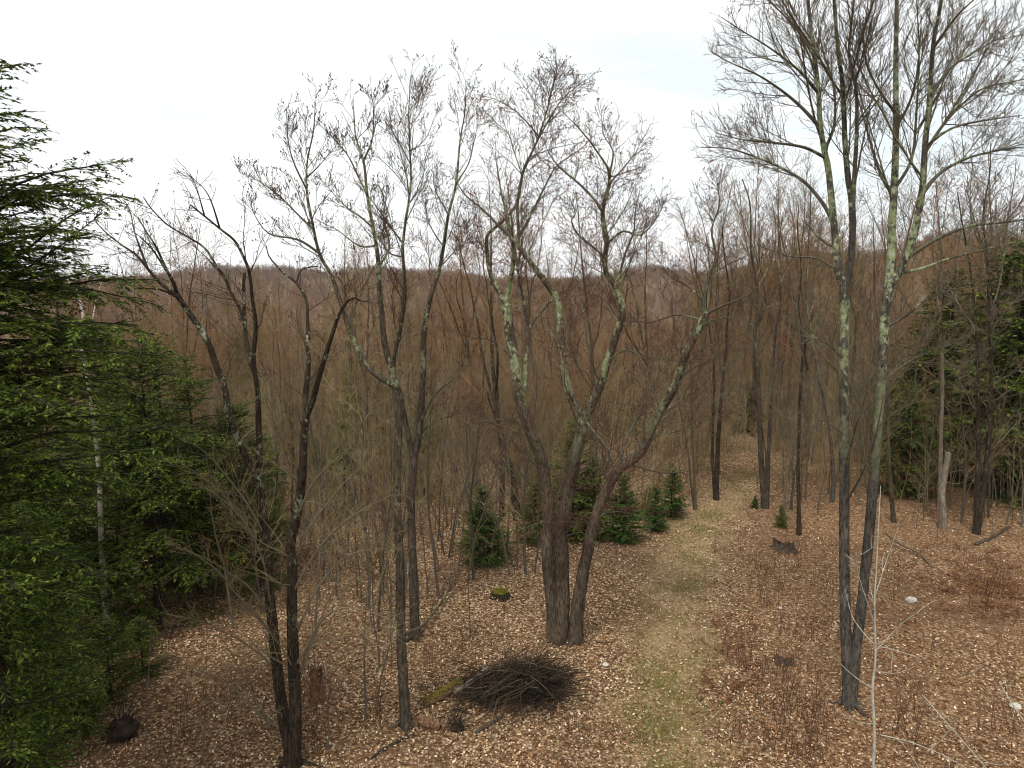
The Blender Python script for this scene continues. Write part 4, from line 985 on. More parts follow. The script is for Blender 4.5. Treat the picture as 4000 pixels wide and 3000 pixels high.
for (sx, Y, top, me3, Ht, rz, lab) in (
    (3560, 30.0, 1480, far_h, 10.0, 0.2, 'bright green hemlock seen right behind the twin-trunk tree'),
    (3700, 34.0, 1010, far_h, 10.0, 1.2, 'tall hemlock rising behind the splintered dead trunk'),
    (3960, 31.0, 880, far_h, 10.0, 2.2, 'large dark hemlock filling the woods at the picture edge'),
    (4150, 29.0, 950, far_h, 10.0, 4.2, 'dark hemlock beyond the picture edge, boughs reaching in'),
    (3830, 37.0, 1120, far_h, 10.0, 3.2, 'hemlock directly behind the dark twin-stemmed tree'),
    (3480, 41.0, 1300, far_o, 9.0, 3.5, 'olive hemlock deep in the woods past the twin-trunk tree'),
    (3300, 40.0, 1640, far_h, 10.0, 0.5, 'low dark hemlock deep in the woods beyond the black trunk'),
    (3080, 42.0, 1600, far_h, 10.0, 1.5, 'dark hemlock deep behind the dark twin trunk'),
    (2930, 44.0, 1480, far_h, 10.0, 2.9, 'dark hemlock just past where the track enters the woods'),
    (1510, 33.0, 1480, far_o, 9.0, 0.4, 'olive hemlock behind the straight stripped-bark tree'),
    (1370, 36.0, 1420, far_o, 9.0, 1.4, 'olive hemlock between the dark twin tree and the straight tree'),
    (1230, 30.0, 1700, far_h, 10.0, 2.4, 'short green hemlock behind the dark twin tree\'s second stem'),
    (1690, 38.0, 1480, far_o, 9.0, 3.4, 'olive hemlock far behind the slim forked tree'),
    (3620, 38.0, 1180, far_h, 10.0, 1.9, 'hemlock between the two splintered snags and the deep woods'),
    (4010, 38.0, 1010, far_h, 10.0, 5.0, 'second dark hemlock behind the large one filling the picture edge'),
    (3420, 36.0, 1560, far_h, 10.0, 2.6, 'short hemlock glimpsed between the twin-trunk tree\'s two stems'),
    (1330, 27.0, 1640, far_o, 9.0, 0.9, 'yellow-olive hemlock low in the thicket behind the twin tree'),
    (1640, 30.0, 1560, far_o, 9.0, 2.1, 'yellow-olive hemlock low in the thicket behind the slim forked tree'),
    (945, 60.0, 1300, far_h, 10.0, 4.4, 'distant narrow hemlock poking out of the bare woods'),
    (1180, 45.0, 1560, far_h, 10.0, 5.4, 'distant hemlock low in the bare woods behind the dark twin tree'),
):
    p = P3(sx, 1500, Y); b = at(p[0], p[1])
    place_con('hemlock_tree', me3, b, lab, 'hemlock', rz, hgt_scale(b, top, Ht))

# ------------------------------------------------------------------ the leafless wood behind
def wood_tree(seed, Ht, r0, fork, dens, k=(5, 4, 3), rt=0.0052, bud=True, spread=1.0, t0=0.3, upv=0.1):
    rng = np.random.default_rng(seed)
    z = np.linspace(0, 1, 16)
    P = np.array([[0.0, 0, 0]]) + z[:, None] * np.array([[rng.normal(0, 0.05) * Ht, rng.normal(0, 0.05) * Ht, Ht]])
    P[:, :2] += np.cumsum(np.cumsum(rng.normal(0, 0.010 * Ht / 9, (16, 2)), 0), 0) * 1.1 + np.cumsum(rng.normal(0, 0.016 * Ht / 9, (16, 2)), 0)
    P[0, 2] = -0.3
    stems = [P]; rads = [np.maximum(r0 * (1 - z * 0.92), 0.01)]
    for _ in range(fork):
        i = rng.integers(4, 9); d = unit(np.array([[rng.normal(0, 0.4), rng.normal(0, 0.4), 1.0]]))
        C = grow(rng, P[i:i + 1], d, np.array([Ht * (0.95 - i / 15.0)]), 16, 0.10, 0.08)[0]
        stems.append(C); rads.append(np.maximum(rads[0][i] * 0.75 * (1 - z * 0.9), 0.01))
    S = np.array(stems); Rr = np.array(rads)
    g = Geo(); g.tubes(S, Rr, 7, 0); trunk = g
    A2, B2 = spawn(rng, S, Rr, 2.8 * dens, t0, 1.0, 0.85 * spread, 0.30, 7, 0.13, upv * 0.6, 0.0075, 0.5, 0.5, 3.0, 0.6, upv)
    A3, B3 = spawn(rng, A2, B2, 4.0 * dens, 0.15, 1.0, 0.75, 0.5, 4, 0.16, upv * 0.6, rt, 0.6, 0.3, 1.3, 0.5, upv)
    A4, B4 = spawn(rng, A3, B3, 4.2 * dens, 0.15, 1.0, 0.7, 0.55, 3, 0.2, upv * 0.6, rt * 0.85, 0.7, 0.2, 0.7, 0.4, upv)
    A5, B5 = spawn(rng, S[:, -7:], Rr[:, -7:], 4 * dens, 0.0, 1.0, 0.7, 0.3, 3, 0.2, upv * 0.6, rt * 0.85, 0.7, 0.3, 0.9, 0.2, upv)
    c = Geo(); c.tubes(A2, B2, k[1], 0); c.tubes(A3, B3, 3, 0); c.tubes(A4, B4, 3, 0); c.tubes(A5, B5, 3, 0)
    bg_ = None
    if bud:
        bg_ = Geo(); tw = np.concatenate([A4, A5]); b = tw[:, -1]; d = unit(tw[:, -1] - tw[:, -2])
        sel = rng.random(len(b)) < 0.6
        bg_.spindles(b[sel], d[sel], rng.uniform(0.05, 0.09, sel.sum()), rng.uniform(0.014, 0.022, sel.sum()))
    return trunk, c, bg_

protos = []
for i, (Ht, r0, fk, dn, sp, t0, uv) in enumerate(((12, 0.115, 2, 1.25, 1.0, 0.25, 0.10), (12, 0.095, 1, 1.2, 0.9, 0.3, 0.14), (11, 0.10, 3, 1.25, 1.0, 0.15, 0.10), (12, 0.08, 1, 1.2, 1.1, 0.12, 0.08), (10, 0.095, 2, 1.35, 1.1, 0.15, 0.06), (12, 0.09, 1, 1.35, 0.8, 0.3, 0.16))):
    t, c, b = wood_tree(100 + i, Ht, r0, fk, dn, spread=sp, t0=t0, upv=uv)
    red = i in (0, 2, 4)
    protos.append((Ht, t.mesh('trunk', [M['bark_wood']]), c.mesh('crown', [M['twig_wood'] if not red else M['twig_valley']]), b.mesh('buds', [M['bud_red'] if red else M['bud_brown']], False)))

rw = np.random.default_rng(77)
placed = []
def free(x, y, dmin):
    return all((x - a) ** 2 + (y - b) ** 2 > dmin * dmin for a, b in placed)
WZ = [(520, 'behind the nearest hemlock and the white birch'), (1000, 'behind the dark hemlock clump'), (1350, 'behind the dark twin-stemmed tree'),
      (1640, 'behind the straight stripped-bark tree'), (1950, 'between the slim forked tree and the maple'), (2400, 'seen through the maple stems'),
      (2750, 'under the maple\'s long leaning limb'), (3100, 'around the far end of the track'), (3500, 'behind the tall twin-trunk lichened tree'), (9999, 'behind the pale snags by the dark hemlocks')]
cnt = 0; tries = 0
while cnt < 265 and tries < 20000:
    tries += 1
    az = rw.uniform(-0.74, 0.74); Y = math.sqrt(rw.uniform(24 ** 2, 92 ** 2)) if rw.random() < 0.75 else rw.uniform(24, 55)
    x = az * Y
    sx = 2000 + F * az / 1.0
    dt = abs(x - float(trail_x(Y)))
    if dt < 2.6 and Y < 37: continue
    if sx > 2150 and Y < 33 + (2 if sx > 3000 else 0): continue
    if 1750 < sx <= 2150 and Y < 31: continue
    if sx < 1050 and Y < 26: continue
    if sx < 420 and rw.random() < 0.6: continue
    if not free(x, Y, 0.9 + 0.008 * Y): continue
    placed.append((x, Y))
    gz = ground(x, Y)
    if sx > 2750: top = rw.uniform(760, 1250) if rw.random() < 0.8 else rw.uniform(600, 900)
    else:
        top = rw.uniform(1080, 1450) if rw.random() < 0.86 else rw.uniform(820, 1080)
    if Y > 60: top = max(top, 1010 if sx < 2750 else 900)
    d = ray(2000, top); ht = np.clip(H + d[2] / d[1] * Y - gz, 4.5, 17)
    k = rw.integers(0, 6); Ht, tm_, cm_, bm_ = protos[k]
    where = next(t for lim, t in WZ if sx < lim)
    kind = ('reddish' if k in (0, 2, 4) else 'brown-grey') + ' bare tree ' + ('deep in the woods ' if Y > 48 else 'at the wood edge ')
    r = emp('bare_tree', (x, Y, gz), kind + where, 'tree', kind.replace('tree', 'trees') + where, rw.uniform(0, 6.28), ht / Ht)
    put('trunk', tm_, r); q = put('crown', cm_, r)
    if Y < 75: tag(put('buds', bm_, q), kind='stuff')
    cnt += 1

for sx, Y, top, k, lab in ((1960, 27.0, 720, 0, 'red-budded tree standing behind the maple\'s outer stem, left of the spire spruce'), (2120, 30.0, 640, 2, 'tall red-budded tree directly behind the maple crown'),
                         (2330, 32.0, 760, 4, 'red-budded tree behind the maple\'s middle stems'), (1850, 31.0, 800, 2, 'red-budded tree between the slim forked tree and the maple'),
                         (2560, 41.0, 830, 0, 'red-budded tree behind the maple\'s long leaning limb'), (2700, 39.0, 700, 2, 'grey-brown tree just left of the forked tree at the track'),
                         (2880, 43.0, 640, 5, 'tall tree over the far end of the track'), (3060, 38.0, 600, 1, 'tall tree between the dark twin trunk and the black trunk'),
                         (3180, 36.0, 680, 0, 'tall tree just right of the single black trunk'), (3390, 37.0, 620, 2, 'tall tree seen between the lichened twin stems'),
                         (3700, 33.0, 640, 4, 'tall tree behind the pale snags'), (3950, 32.0, 560, 2, 'tall crooked tree near the picture edge by the dark hemlock'), (1420, 29.0, 930, 4, 'brown tree behind the gap beside the straight stripped-bark tree')):
    x = (sx - 2000) / F * Y; gz = ground(x, Y); d = ray(2000, top); ht = H + d[2] / d[1] * Y - gz
    Ht, tm_, cm_, bm_ = protos[k]
    r = emp('bare_tree', (x, Y, gz), lab, 'tree', None, sx * 0.7, ht / Ht)
    put('trunk', tm_, r); q = put('crown', cm_, r); tag(put('buds', bm_, q), kind='stuff')

# the far-off woods: one mass
def far_tree(seed, Ht, twm, mid):
    t, c, _ = wood_tree(seed, Ht, 0.11 if mid else 0.09, 2, 1.0 if mid else 0.9, spread=1.1, k=(4, 3, 3), rt=0.013 if mid else 0.03, bud=False, t0=0.12)
    g = Geo()
    for src, m in ((t, 0), (c, 1)):
        for v, q in zip(src.v, src.q): pass
        off = 0
    V = np.concatenate(t.v); Q = np.concatenate(t.q); g.add(V, Q, None, 0)
    V = np.concatenate(c.v); Q = np.concatenate(c.q); g.add(V, Q, None, 1)
    return g.mesh('bare_tree', [M['bark_wood'], twm])

def scatter(name, label, src, pts, rng):
    n = len(pts)
    me = bpy.data.meshes.new(name); me.vertices.add(n); me.vertices.foreach_set('co', pts.astype(np.float32).ravel())
    for nm, arr in (('turn', rng.uniform(0, 6.28, n)), ('size', rng.uniform(0.7, 1.15, n))):
        a = me.attributes.new(nm, 'FLOAT', 'POINT'); a.data.foreach_set('value', arr.astype(np.float32))
    a = me.attributes.new('pick', 'INT', 'POINT'); a.data.foreach_set('value', rng.integers(0, len(src), n).astype(np.int32))
    o = put(name, me); tag(o, label, 'woods', kind='stuff')
    ng = bpy.data.node_groups.new(name, 'GeometryNodeTree')
    ng.interface.new_socket('Geometry', in_out='INPUT', socket_type='NodeSocketGeometry')
    ng.interface.new_socket('Geometry', in_out='OUTPUT', socket_type='NodeSocketGeometry')
    gi = ng.nodes.new('NodeGroupInput'); go = ng.nodes.new('NodeGroupOutput'); jn = ng.nodes.new('GeometryNodeJoinGeometry')
    def attr(nm, ty):
        x = ng.nodes.new('GeometryNodeInputNamedAttribute'); x.data_type = ty; x.inputs['Name'].default_value = nm; return x.outputs['Attribute']
    tu, si, pk = attr('turn', 'FLOAT'), attr('size', 'FLOAT'), attr('pick', 'INT')
    cx = ng.nodes.new('ShaderNodeCombineXYZ'); ng.links.new(tu, cx.inputs['Z'])
    for i, s in enumerate(src):
        oi = ng.nodes.new('GeometryNodeObjectInfo'); oi.inputs['Object'].default_value = s; oi.transform_space = 'ORIGINAL'; oi.inputs['As Instance'].default_value = True
        cmp = ng.nodes.new('FunctionNodeCompare'); cmp.data_type = 'INT'; cmp.operation = 'EQUAL'
        ng.links.new(pk, cmp.inputs[2]); cmp.inputs[3].default_value = i
        ip = ng.nodes.new('GeometryNodeInstanceOnPoints')
        ng.links.new(gi.outputs[0], ip.inputs['Points']); ng.links.new(oi.outputs['Geometry'], ip.inputs['Instance'])
        ng.links.new(cmp.outputs['Result'], ip.inputs['Selection']); ng.links.new(cx.outputs[0], ip.inputs['Rotation']); ng.links.new(si, ip.inputs['Scale'])
        ng.links.new(ip.outputs[0], jn.inputs[0])
    ng.links.new(jn.outputs[0], go.inputs[0])
    md = o.modifiers.new('woods', 'NODES'); md.node_group = ng
    return o

def tree_points(rng, n, r0, r1, amax=0.80):
    r = np.sqrt(rng.uniform(r0 ** 2, r1 ** 2, n)); a = rng.uniform(-amax, amax, n)
    x, y = r * np.sin(a), r * np.cos(a)
    return np.stack([x, y, height(x, y) - 0.3], 1)

rf = np.random.default_rng(88)
mids = []
for i, (ht, mm) in enumerate(((11, 'twig_valley'), (11, 'twig_valley'), (10, 'twig_far'))):
    x, y = ((-18, 96), (10, 99), (2, 95))[i]
    o = put('bare_tree', far_tree(200 + i, ht, M[mm], True), None, (x, y, ground(x, y) - 0.2))
    tag(o, ('reddish bare tree at the near edge of the valley woods', 'greyish bare tree at the near edge of the valley woods', 'smaller reddish bare tree in the dip of the valley woods')[i], 'tree')
    mids.append(o)
fars = []
for i, (ht, mm) in enumerate(((12, 'twig_far'), (12, 'twig_wood'))):
    x, y = ((-60, 352), (75, 356))[i]
    o = put('bare_tree', far_tree(210 + i, ht, M[mm], False), None, (x, y, ground(x, y) - 0.3))
    tag(o, ('far reddish bare tree at the foot of the distant hill', 'far greyish bare tree at the foot of the distant hill')[i], 'tree')
    fars.append(o)
scatter('valley_woods', 'leafless reddish-brown woods filling the valley', mids, np.concatenate([tree_points(rf, 900, 92, 170), tree_points(rf, 2600, 170, 350)]), rf)
scatter('hill_woods', 'bare purple-brown woods covering the distant hills', fars, np.concatenate([tree_points(rf, 9000, 350, 800), tree_points(rf, 13000, 800, 1250), tree_points(rf, 9000, 1700, 2500)]), rf)

# ------------------------------------------------------------------ undergrowth: saplings and thin stems
def sapling_mesh(seed, Ht, r0, nlimb, droop, matn, leaf=False):
    rng = np.random.default_rng(seed)
    S = grow(rng, np.zeros((1, 3)), np.array([[rng.normal(0, 0.12), rng.normal(0, 0.12), 1.0]]), np.array([Ht]), 12, 0.05, 0.04)
    S[0, 0, 2] = -0.1
    R = np.maximum(r0 * (1 - 0.85 * np.linspace(0, 1, 12)), 0.004)[None]
    A2, B2 = spawn(rng, S, R, nlimb / Ht, 0.22, 0.98, 0.85, 0.38, 9, 0.08, droop, 0.0042, 0.45, 0.4, 2.6, 0.55, 0.15)
    A3, B3 = spawn(rng, A2, B2, 3.2, 0.15, 1.0, 0.7, 0.42, 5, 0.12, 0.0, 0.0034, 0.7, 0.2, 0.9, 0.5, 0.05, flat=0.5)
    A4, B4 = spawn(rng, A3, B3, 2.6, 0.2, 1.0, 0.65, 0.5, 3, 0.15, 0.0, 0.003, 0.8, 0.1, 0.4, 0.4, 0.03)
    g = Geo(); g.tubes(S, R, 6, 0); stem = g.mesh('stem', [M['bark_sapling']])
    g = Geo(); g.tubes(A2, B2, 4, 0); g.tubes(A3, B3, 3, 0); g.tubes(A4, B4, 3, 0)
    cr_ = g.mesh('branches', [M[matn]])
    lf = None
    if leaf:
        b = A3[:, -1]; g = Geo(); d = unit(np.stack([0.3 * rng.standard_normal(len(b)), 0.3 * rng.standard_normal(len(b)), -np.ones(len(b))], 1))
        sd_ = unit(np.cross(d, rng.standard_normal((len(b), 3))))
        g.diamonds(b, d, sd_, rng.uniform(0.05, 0.08, len(b)), rng.uniform(0.014, 0.02, len(b))); lf = g.mesh('leaves', [M['dry_leaf']], False)
    return stem, cr_, lf

saps = [sapling_mesh(300, 4.2, 0.028, 12, -0.02, 'twig_pale'), sapling_mesh(301, 5.5, 0.034, 15, 0.0, 'twig_grey'), sapling_mesh(302, 3.4, 0.022, 11, -0.03, 'twig_pale'),
        sapling_mesh(303, 6.5, 0.045, 17, 0.02, 'twig_wood'), sapling_mesh(304, 2.6, 0.014, 8, 0.02, 'twig_red')]
beech = sapling_mesh(305, 3.2, 0.02, 14, -0.02, 'twig_pale', True)

def put_sap(k, x, y, sc, rz, lab, group=None):
    s = saps[k] if k is not None else beech
    r = emp('sapling', at(x, y), lab, 'sapling', group, rz, sc)
    put('stem', s[0], r); b = put('branches', s[1], r)
    if s[2]: put('leaves', s[2], b)
    return r

rs = np.random.default_rng(99)
zones = [  # photo-side wedge (sx range), depth range, count, kinds, label, group
    ((560, 1150), (17.5, 23), 14, (1, 3), 'thin pale sapling in the thicket between the hemlocks and the twin-stemmed tree', 'saplings in the thicket by the hemlocks'),
    ((1150, 1560), (16.0, 27), 62, (0, 1, 2, 3), 'thin leafless sapling in the thicket left of the straight stripped-bark tree', 'saplings left of the straight tree'),
    ((1600, 2120), (19.5, 30), 46, (0, 1, 2, 3), 'thin leafless sapling in the thicket behind the straight tree and the maple', 'saplings between the straight tree and the maple'),
    ((2250, 2720), (28, 40), 16, (1, 2, 3), 'thin leafless sapling behind the young spruces by the track', 'saplings behind the young spruces'),
    ((2950, 3350), (26, 36), 30, (0, 1, 2, 3), 'thin leafless sapling at the wood edge around the black trunk', 'saplings around the black trunk'),
    ((3420, 4150), (25.5, 36), 46, (0, 1, 2, 3), 'thin leafless sapling at the wood edge around the pale snags', 'saplings around the pale snags'),
]
for (s0, s1), (d0, d1), n, kinds, lab, grp in zones:
    for _ in range(n):
        Y = rs.uniform(d0, d1); x = (rs.uniform(s0, s1) - 2000) / F * Y
        if abs(x - float(trail_x(Y))) < 1.5: continue
        put_sap(int(rs.choice(kinds)), x, Y, rs.uniform(0.7, 1.15), rs.uniform(0, 6.28), lab, grp)
def thick_mesh(i):
    rng = np.random.default_rng(350 + i); g = Geo()
    for j in range(3):
        a = sap_geo(351 + 10 * i + j, rng.uniform(2.5, 6.0), rng.uniform(0.015, 0.035), 13, rng.uniform(-0.03, 0.01))
        off = np.array([rng.normal(0, 0.7), rng.normal(0, 0.7), 0])
        for P_, R_, k in a: g.tubes(P_ + off, R_, k, 0)
    return g.mesh('sapling_clump', [M[('twig_pale', 'twig_grey', 'twig_wood', 'twig_wood')[i]]])
def sap_geo(seed, Ht, r0, nlimb, droop):
    rng = np.random.default_rng(seed)
    S = grow(rng, np.zeros((1, 3)), np.array([[rng.normal(0, 0.15), rng.normal(0, 0.15), 1.0]]), np.array([Ht]), 10, 0.06, 0.04)
    R = np.maximum(r0 * (1 - 0.85 * np.linspace(0, 1, 10)), 0.006)[None]
    A2, B2 = spawn(rng, S, R, nlimb / Ht, 0.1, 0.98, 0.85, 0.42, 7, 0.10, droop, 0.0055, 0.55, 0.4, 2.6, 0.5, 0.15)
    A3, B3 = spawn(rng, A2, B2, 3.4, 0.12, 1.0, 0.7, 0.5, 4, 0.14, 0.0, 0.0042, 0.8, 0.25, 1.0, 0.5, 0.05)
    A4, B4 = spawn(rng, A3, B3, 2.5, 0.2, 1.0, 0.65, 0.5, 3, 0.15, 0.0, 0.0036, 0.8, 0.15, 0.5, 0.4, 0.03)
    return ((S, R, 5), (A2, B2, 4), (A3, B3, 3), (A4, B4, 3))
thk = []
for i, (px, lab) in enumerate((((1480, 1990), 'clump of thin pale saplings behind the straight tree, deep in the thicket'), ((1760, 1960), 'clump of thin grey saplings behind the bushy dark spruce'),
                               ((2620, 1900), 'clump of thin brown saplings past the paired small spruces'), ((3380, 1960), 'clump of thin pale saplings between the two trunks of the twin tree'))):
    g_ = G(*px); o = put('sapling_clump', thick_mesh(i), None, g_); tag(o, lab, 'saplings'); thk.append(o)
rt_ = np.random.default_rng(640)
def thick_points(n, r0, r1):
    p = tree_points(rt_, n, r0, r1); x, y = p[:, 0], p[:, 1]; sx = 2000 + F * x / y
    k = ((np.abs(x - trail_x(y)) > 2.0) | (y > 38)) & ~((sx > 2700) & (y < 29)) & ~((sx > 1600) & (sx <= 2700) & (y < 27.5)) & ~((sx <= 1600) & (y < 22))
    return p[k]
scatter('thicket', 'tangle of thin bare saplings filling the woods under the trees', thk, np.concatenate([thick_points(1500, 21, 60), thick_points(2200, 60, 125)]), rt_)
# saplings one can point at
for px, k, sc, rz, lab in (
    ((1425, 2815), 1, 0.75, 0.4, 'straight grey sapling, nearer one of the pair before the straight tree'),
    ((1468, 2800), 1, 0.62, 2.4, 'straight grey sapling, thinner one of the pair before the straight tree'),
    ((1225, 2745), 2, 0.7, 1.0, 'short stubby sapling right of the dark twin-stemmed tree'),
    ((1790, 2250), 3, 0.5, 2.0, 'thin brown sapling left of the bushy dark spruce'),
    ((1835, 2490), 4, 1.2, 1.5, 'wispy sapling between the straight tree and the mossy stump'),
    ((2005, 2640), 4, 0.9, 0.5, 'wispy sapling rising behind the brush pile'),
    ((565, 2960), 4, 1.1, 3.0, 'thin dark sapling nearest the earthy dark stump'),
    ((790, 2985), 4, 1.0, 4.0, 'thin dark sapling left of the twin-stemmed tree foot'),
    ((1290, 2990), 4, 0.95, 5.0, 'thin dark sapling at the lower edge right of the twin-stemmed tree'),
    ((3945, 2010), 2, 1.2, 1.0, 'pale straight sapling beside the dark twin-stemmed tree by the snags')):
    g_ = G(*px); put_sap(k, g_[0], g_[1], sc, rz, lab)
for px, sc, rz, lab in (((1900, 2265), 0.75, 0.0, 'young beech with pale dead leaves in front of the bushy spruce'), ((2010, 2240), 0.65, 2.0, 'young beech with pale dead leaves left of the maple'), ((3560, 2040), 0.6, 1.0, 'young beech with a few dead leaves behind the twin-trunk tree')):
    g_ = G(*px); put_sap(None, g_[0], g_[1], sc, rz, lab)

# upright brown stems on the open ground
def clump_mesh(seed, n, ht, spread):
    rng = np.random.default_rng(seed)
    a = rng.uniform(0, 6.28, n); r = spread * np.sqrt(rng.random(n))
    p = np.stack([r * np.cos(a), r * np.sin(a), -0.03 * np.ones(n)], 1)
    S = grow(rng, p, np.stack([rng.normal(0, 0.16, n), rng.normal(0, 0.16, n), np.ones(n)], 1), ht * rng.uniform(0.4, 1.1, n), 6, 0.07, 0.03)
    R = np.tile((0.0062 * (1 - 0.6 * np.linspace(0, 1, 6)))[None], (n, 1))
    A, B = spawn(rng, S, R, 4.0, 0.35, 1.0, 0.6, 0.35, 4, 0.12, 0.06, 0.0032, 0.7, 0.1, 0.5, 0.4, 0.2)
    g = Geo(); g.tubes(S, R, 4, 0); g.tubes(A, B, 3, 0)
    return g.mesh('shrub', [M['stem_brown']])
clumps = [clump_mesh(400 + i, n, h_, s) for i, (n, h_, s) in enumerate(((9, 0.9, 0.4), (6, 1.3, 0.3), (14, 0.6, 0.5), (4, 1.6, 0.2)))]
czones = [((2820, 3280), (2560, 2990), 30, 'reddish-brown leafless shrub stems between the track and the twin-trunk tree', 'shrub stems left of the twin-trunk tree'),
          ((2800, 3260), (2130, 2500), 26, 'thin brown leafless stems around the two cut stumps', 'shrub stems around the cut stumps'),
          ((3480, 3990), (2120, 2960), 28, 'brown leafless stems on the open ground around the pale stones', 'shrub stems around the pale stones'),
          ((640, 1540), (2700, 2990), 16, 'thin brown leafless stems around the foot of the dark twin tree', 'shrub stems at the foot of the twin tree'),
          ((1650, 2450), (2360, 2980), 14, 'thin brown leafless stems around the brush pile', 'shrub stems around the brush pile')]
for (x0, x1), (y0, y1), n, lab, grp in czones:
    for _ in range(n):
        g_ = G(rs.uniform(x0, x1), rs.uniform(y0, y1))
        if abs(g_[0] - float(trail_x(g_[1]))) < 0.8: continue
        o = put('shrub', clumps[rs.integers(0, 4)], None, g_); o.rotation_euler = (0, 0, rs.uniform(0, 6.28)); sc = rs.uniform(0.6, 1.15); o.scale = (sc, sc, sc)
        tag(o, lab, 'shrub', grp)

# ------------------------------------------------------------------ dead bracken and ferns
def frond_geo(g, rng, base, n, ln, m=0, fl=0.5):
    a = rng.uniform(0, 6.28, n); d = np.stack([np.cos(a), np.sin(a), rng.uniform(0.2, 1.0, n)], 1)
    F_ = grow(rng, np.tile(base, (n, 1)), d, ln * rng.uniform(0.6, 1.2, n), 7, 0.10, -fl * 0.35)
    F_[..., 2] = np.maximum(F_[..., 2], base[2] + 0.01)
    g.tubes(F_, np.full((n, 7), 0.004), 3, m)
    for i in range(1, 7):
        T = unit(F_[:, i] - F_[:, i - 1])
        for s in (-1, 1):
            sd_ = unit(np.cross(T, np.array([0, 0, 1.0])) * s + 0.5 * T + 0.3 * rng.standard_normal(T.shape))
            g.diamonds(F_[:, i], sd_, unit(np.cross(sd_, rng.standard_normal(T.shape))), ln * 0.30 * (1 - i / 8) * rng.uniform(0.6, 1.2, n), np.full(n, 0.012), m)
rb = np.random.default_rng(123)
g = Geo()
for _ in range(75):
    sx, sy = rb.normal(3880, 140), rb.normal(2300, 75)
    b = G(sx, sy)
    frond_geo(g, rb, b, 6, 0.55)
tag(put('dead_bracken', g.mesh('dead_bracken', [M['bracken']], False)), 'rust-coloured dead bracken patch matted on the open ground', 'bracken', kind='stuff')
g = Geo()
for _ in range(36):
    b = G(rb.normal(2880, 60), rb.normal(2560, 90)); frond_geo(g, rb, b, 5, 0.35)
tag(put('dead_bracken', g.mesh('dead_bracken', [M['bracken']], False)), 'rust-coloured dead bracken along the edge of the track', 'bracken', kind='stuff')
g = Geo(); frond_geo(g, rb, np.array([0, 0, 0.0]), 9, 0.34)
o = put('dry_fern', g.mesh('dry_fern', [M['fern_tan']], False), None, G(3030, 2845)); tag(o, 'small tan dry fern lying left of the twin-trunk tree', 'fern')

# ------------------------------------------------------------------ stumps, stones, logs and brush
def stump(px, r, h, label, seed, moss=False, bk='bark_dark', lean=0.0, rough=0.03):
    rng = np.random.default_rng(seed); b = G(*px)
    root = emp('tree_stump', b, label, 'stump')
    n, k = 9, 22
    z = np.linspace(-0.08, h, n); a = np.arange(k) / k * 2 * np.pi
    prof = r * (1 + 0.55 * np.exp(-np.maximum(z, 0) / (0.25 * h + 0.02)))
    ridge = 1 + 0.05 * rng.standard_normal(k) + 0.06 * np.cos(a * 5 + rng.uniform(0, 6))
    V = np.zeros((n, k, 3)); V[..., 0] = prof[:, None] * np.cos(a) * ridge; V[..., 1] = prof[:, None] * np.sin(a) * ridge
    V[..., 2] = z[:, None]; V[-1, :, 2] += rough * h * rng.standard_normal(k); V[..., 0] += lean * z[:, None]
    V += rng.normal(0, 0.012 * r / 0.2, V.shape)
    i = np.arange(n - 1)[:, None]; j = np.arange(k)[None]
    q = np.stack([i * k + j, i * k + (j + 1) % k, (i + 1) * k + (j + 1) % k, (i + 1) * k + j], -1).reshape(-1, 4)
    put('bark', mesh('bark', V.reshape(-1, 3), q, None, [M[bk]]), root)
    rim = V[-1] * np.array([0.985, 0.985, 1]); inner = rim * 0.55; inner[:, 2] = h * (0.86 + 0.1 * rng.random(k)); c = np.array([[lean * h, 0, h * 0.8]])
    W = np.vstack([rim, inner, c]); q = np.stack([np.arange(k), (np.arange(k) + 1) % k, k + (np.arange(k) + 1) % k, k + np.arange(k)], 1)
    t = np.stack([k + np.arange(k), k + (np.arange(k) + 1) % k, np.full(k, 2 * k)], 1)
    put('cut_face', mesh('cut_face', W, q, t, [M['moss' if moss else 'rotten']]), root)
    if moss:
        g = Geo(); nn = 260; aa = rng.uniform(0, 6.28, nn); rr = r * np.sqrt(rng.random(nn)) * 1.02
        p = np.stack([rr * np.cos(aa) + lean * h, rr * np.sin(aa), h * 0.88 + 0.03 * rng.random(nn)], 1)
        g.spindles(p, unit(np.stack([0.4 * rng.standard_normal(nn), 0.4 * rng.standard_normal(nn), np.ones(nn)], 1)), rng.uniform(0.02, 0.05, nn), rng.uniform(0.012, 0.025, nn))
        put('moss', g.mesh('moss', [M['moss']], False), root)
    return root
stump((3062, 2145), 0.30, 0.36, 'wide dark cut stump below the single black trunk', 501, bk='bark_maple')
stump((3062, 2585), 0.17, 0.20, 'small dark rotten stump between the track and twin-trunk tree', 502, bk='bark_maple')
stump((1955, 2330), 0.22, 0.16, 'low stump capped with yellow moss, left of the maple foot', 503, True)
stump((1240, 2740), 0.12, 0.75, 'tall rotten jagged stump right of the dark twin-stemmed tree', 504, bk='rotten', rough=0.12)
stump((3650, 2020), 0.16, 0.35, 'rotten stump among shrubs behind the pale broken snag', 505, bk='rotten')

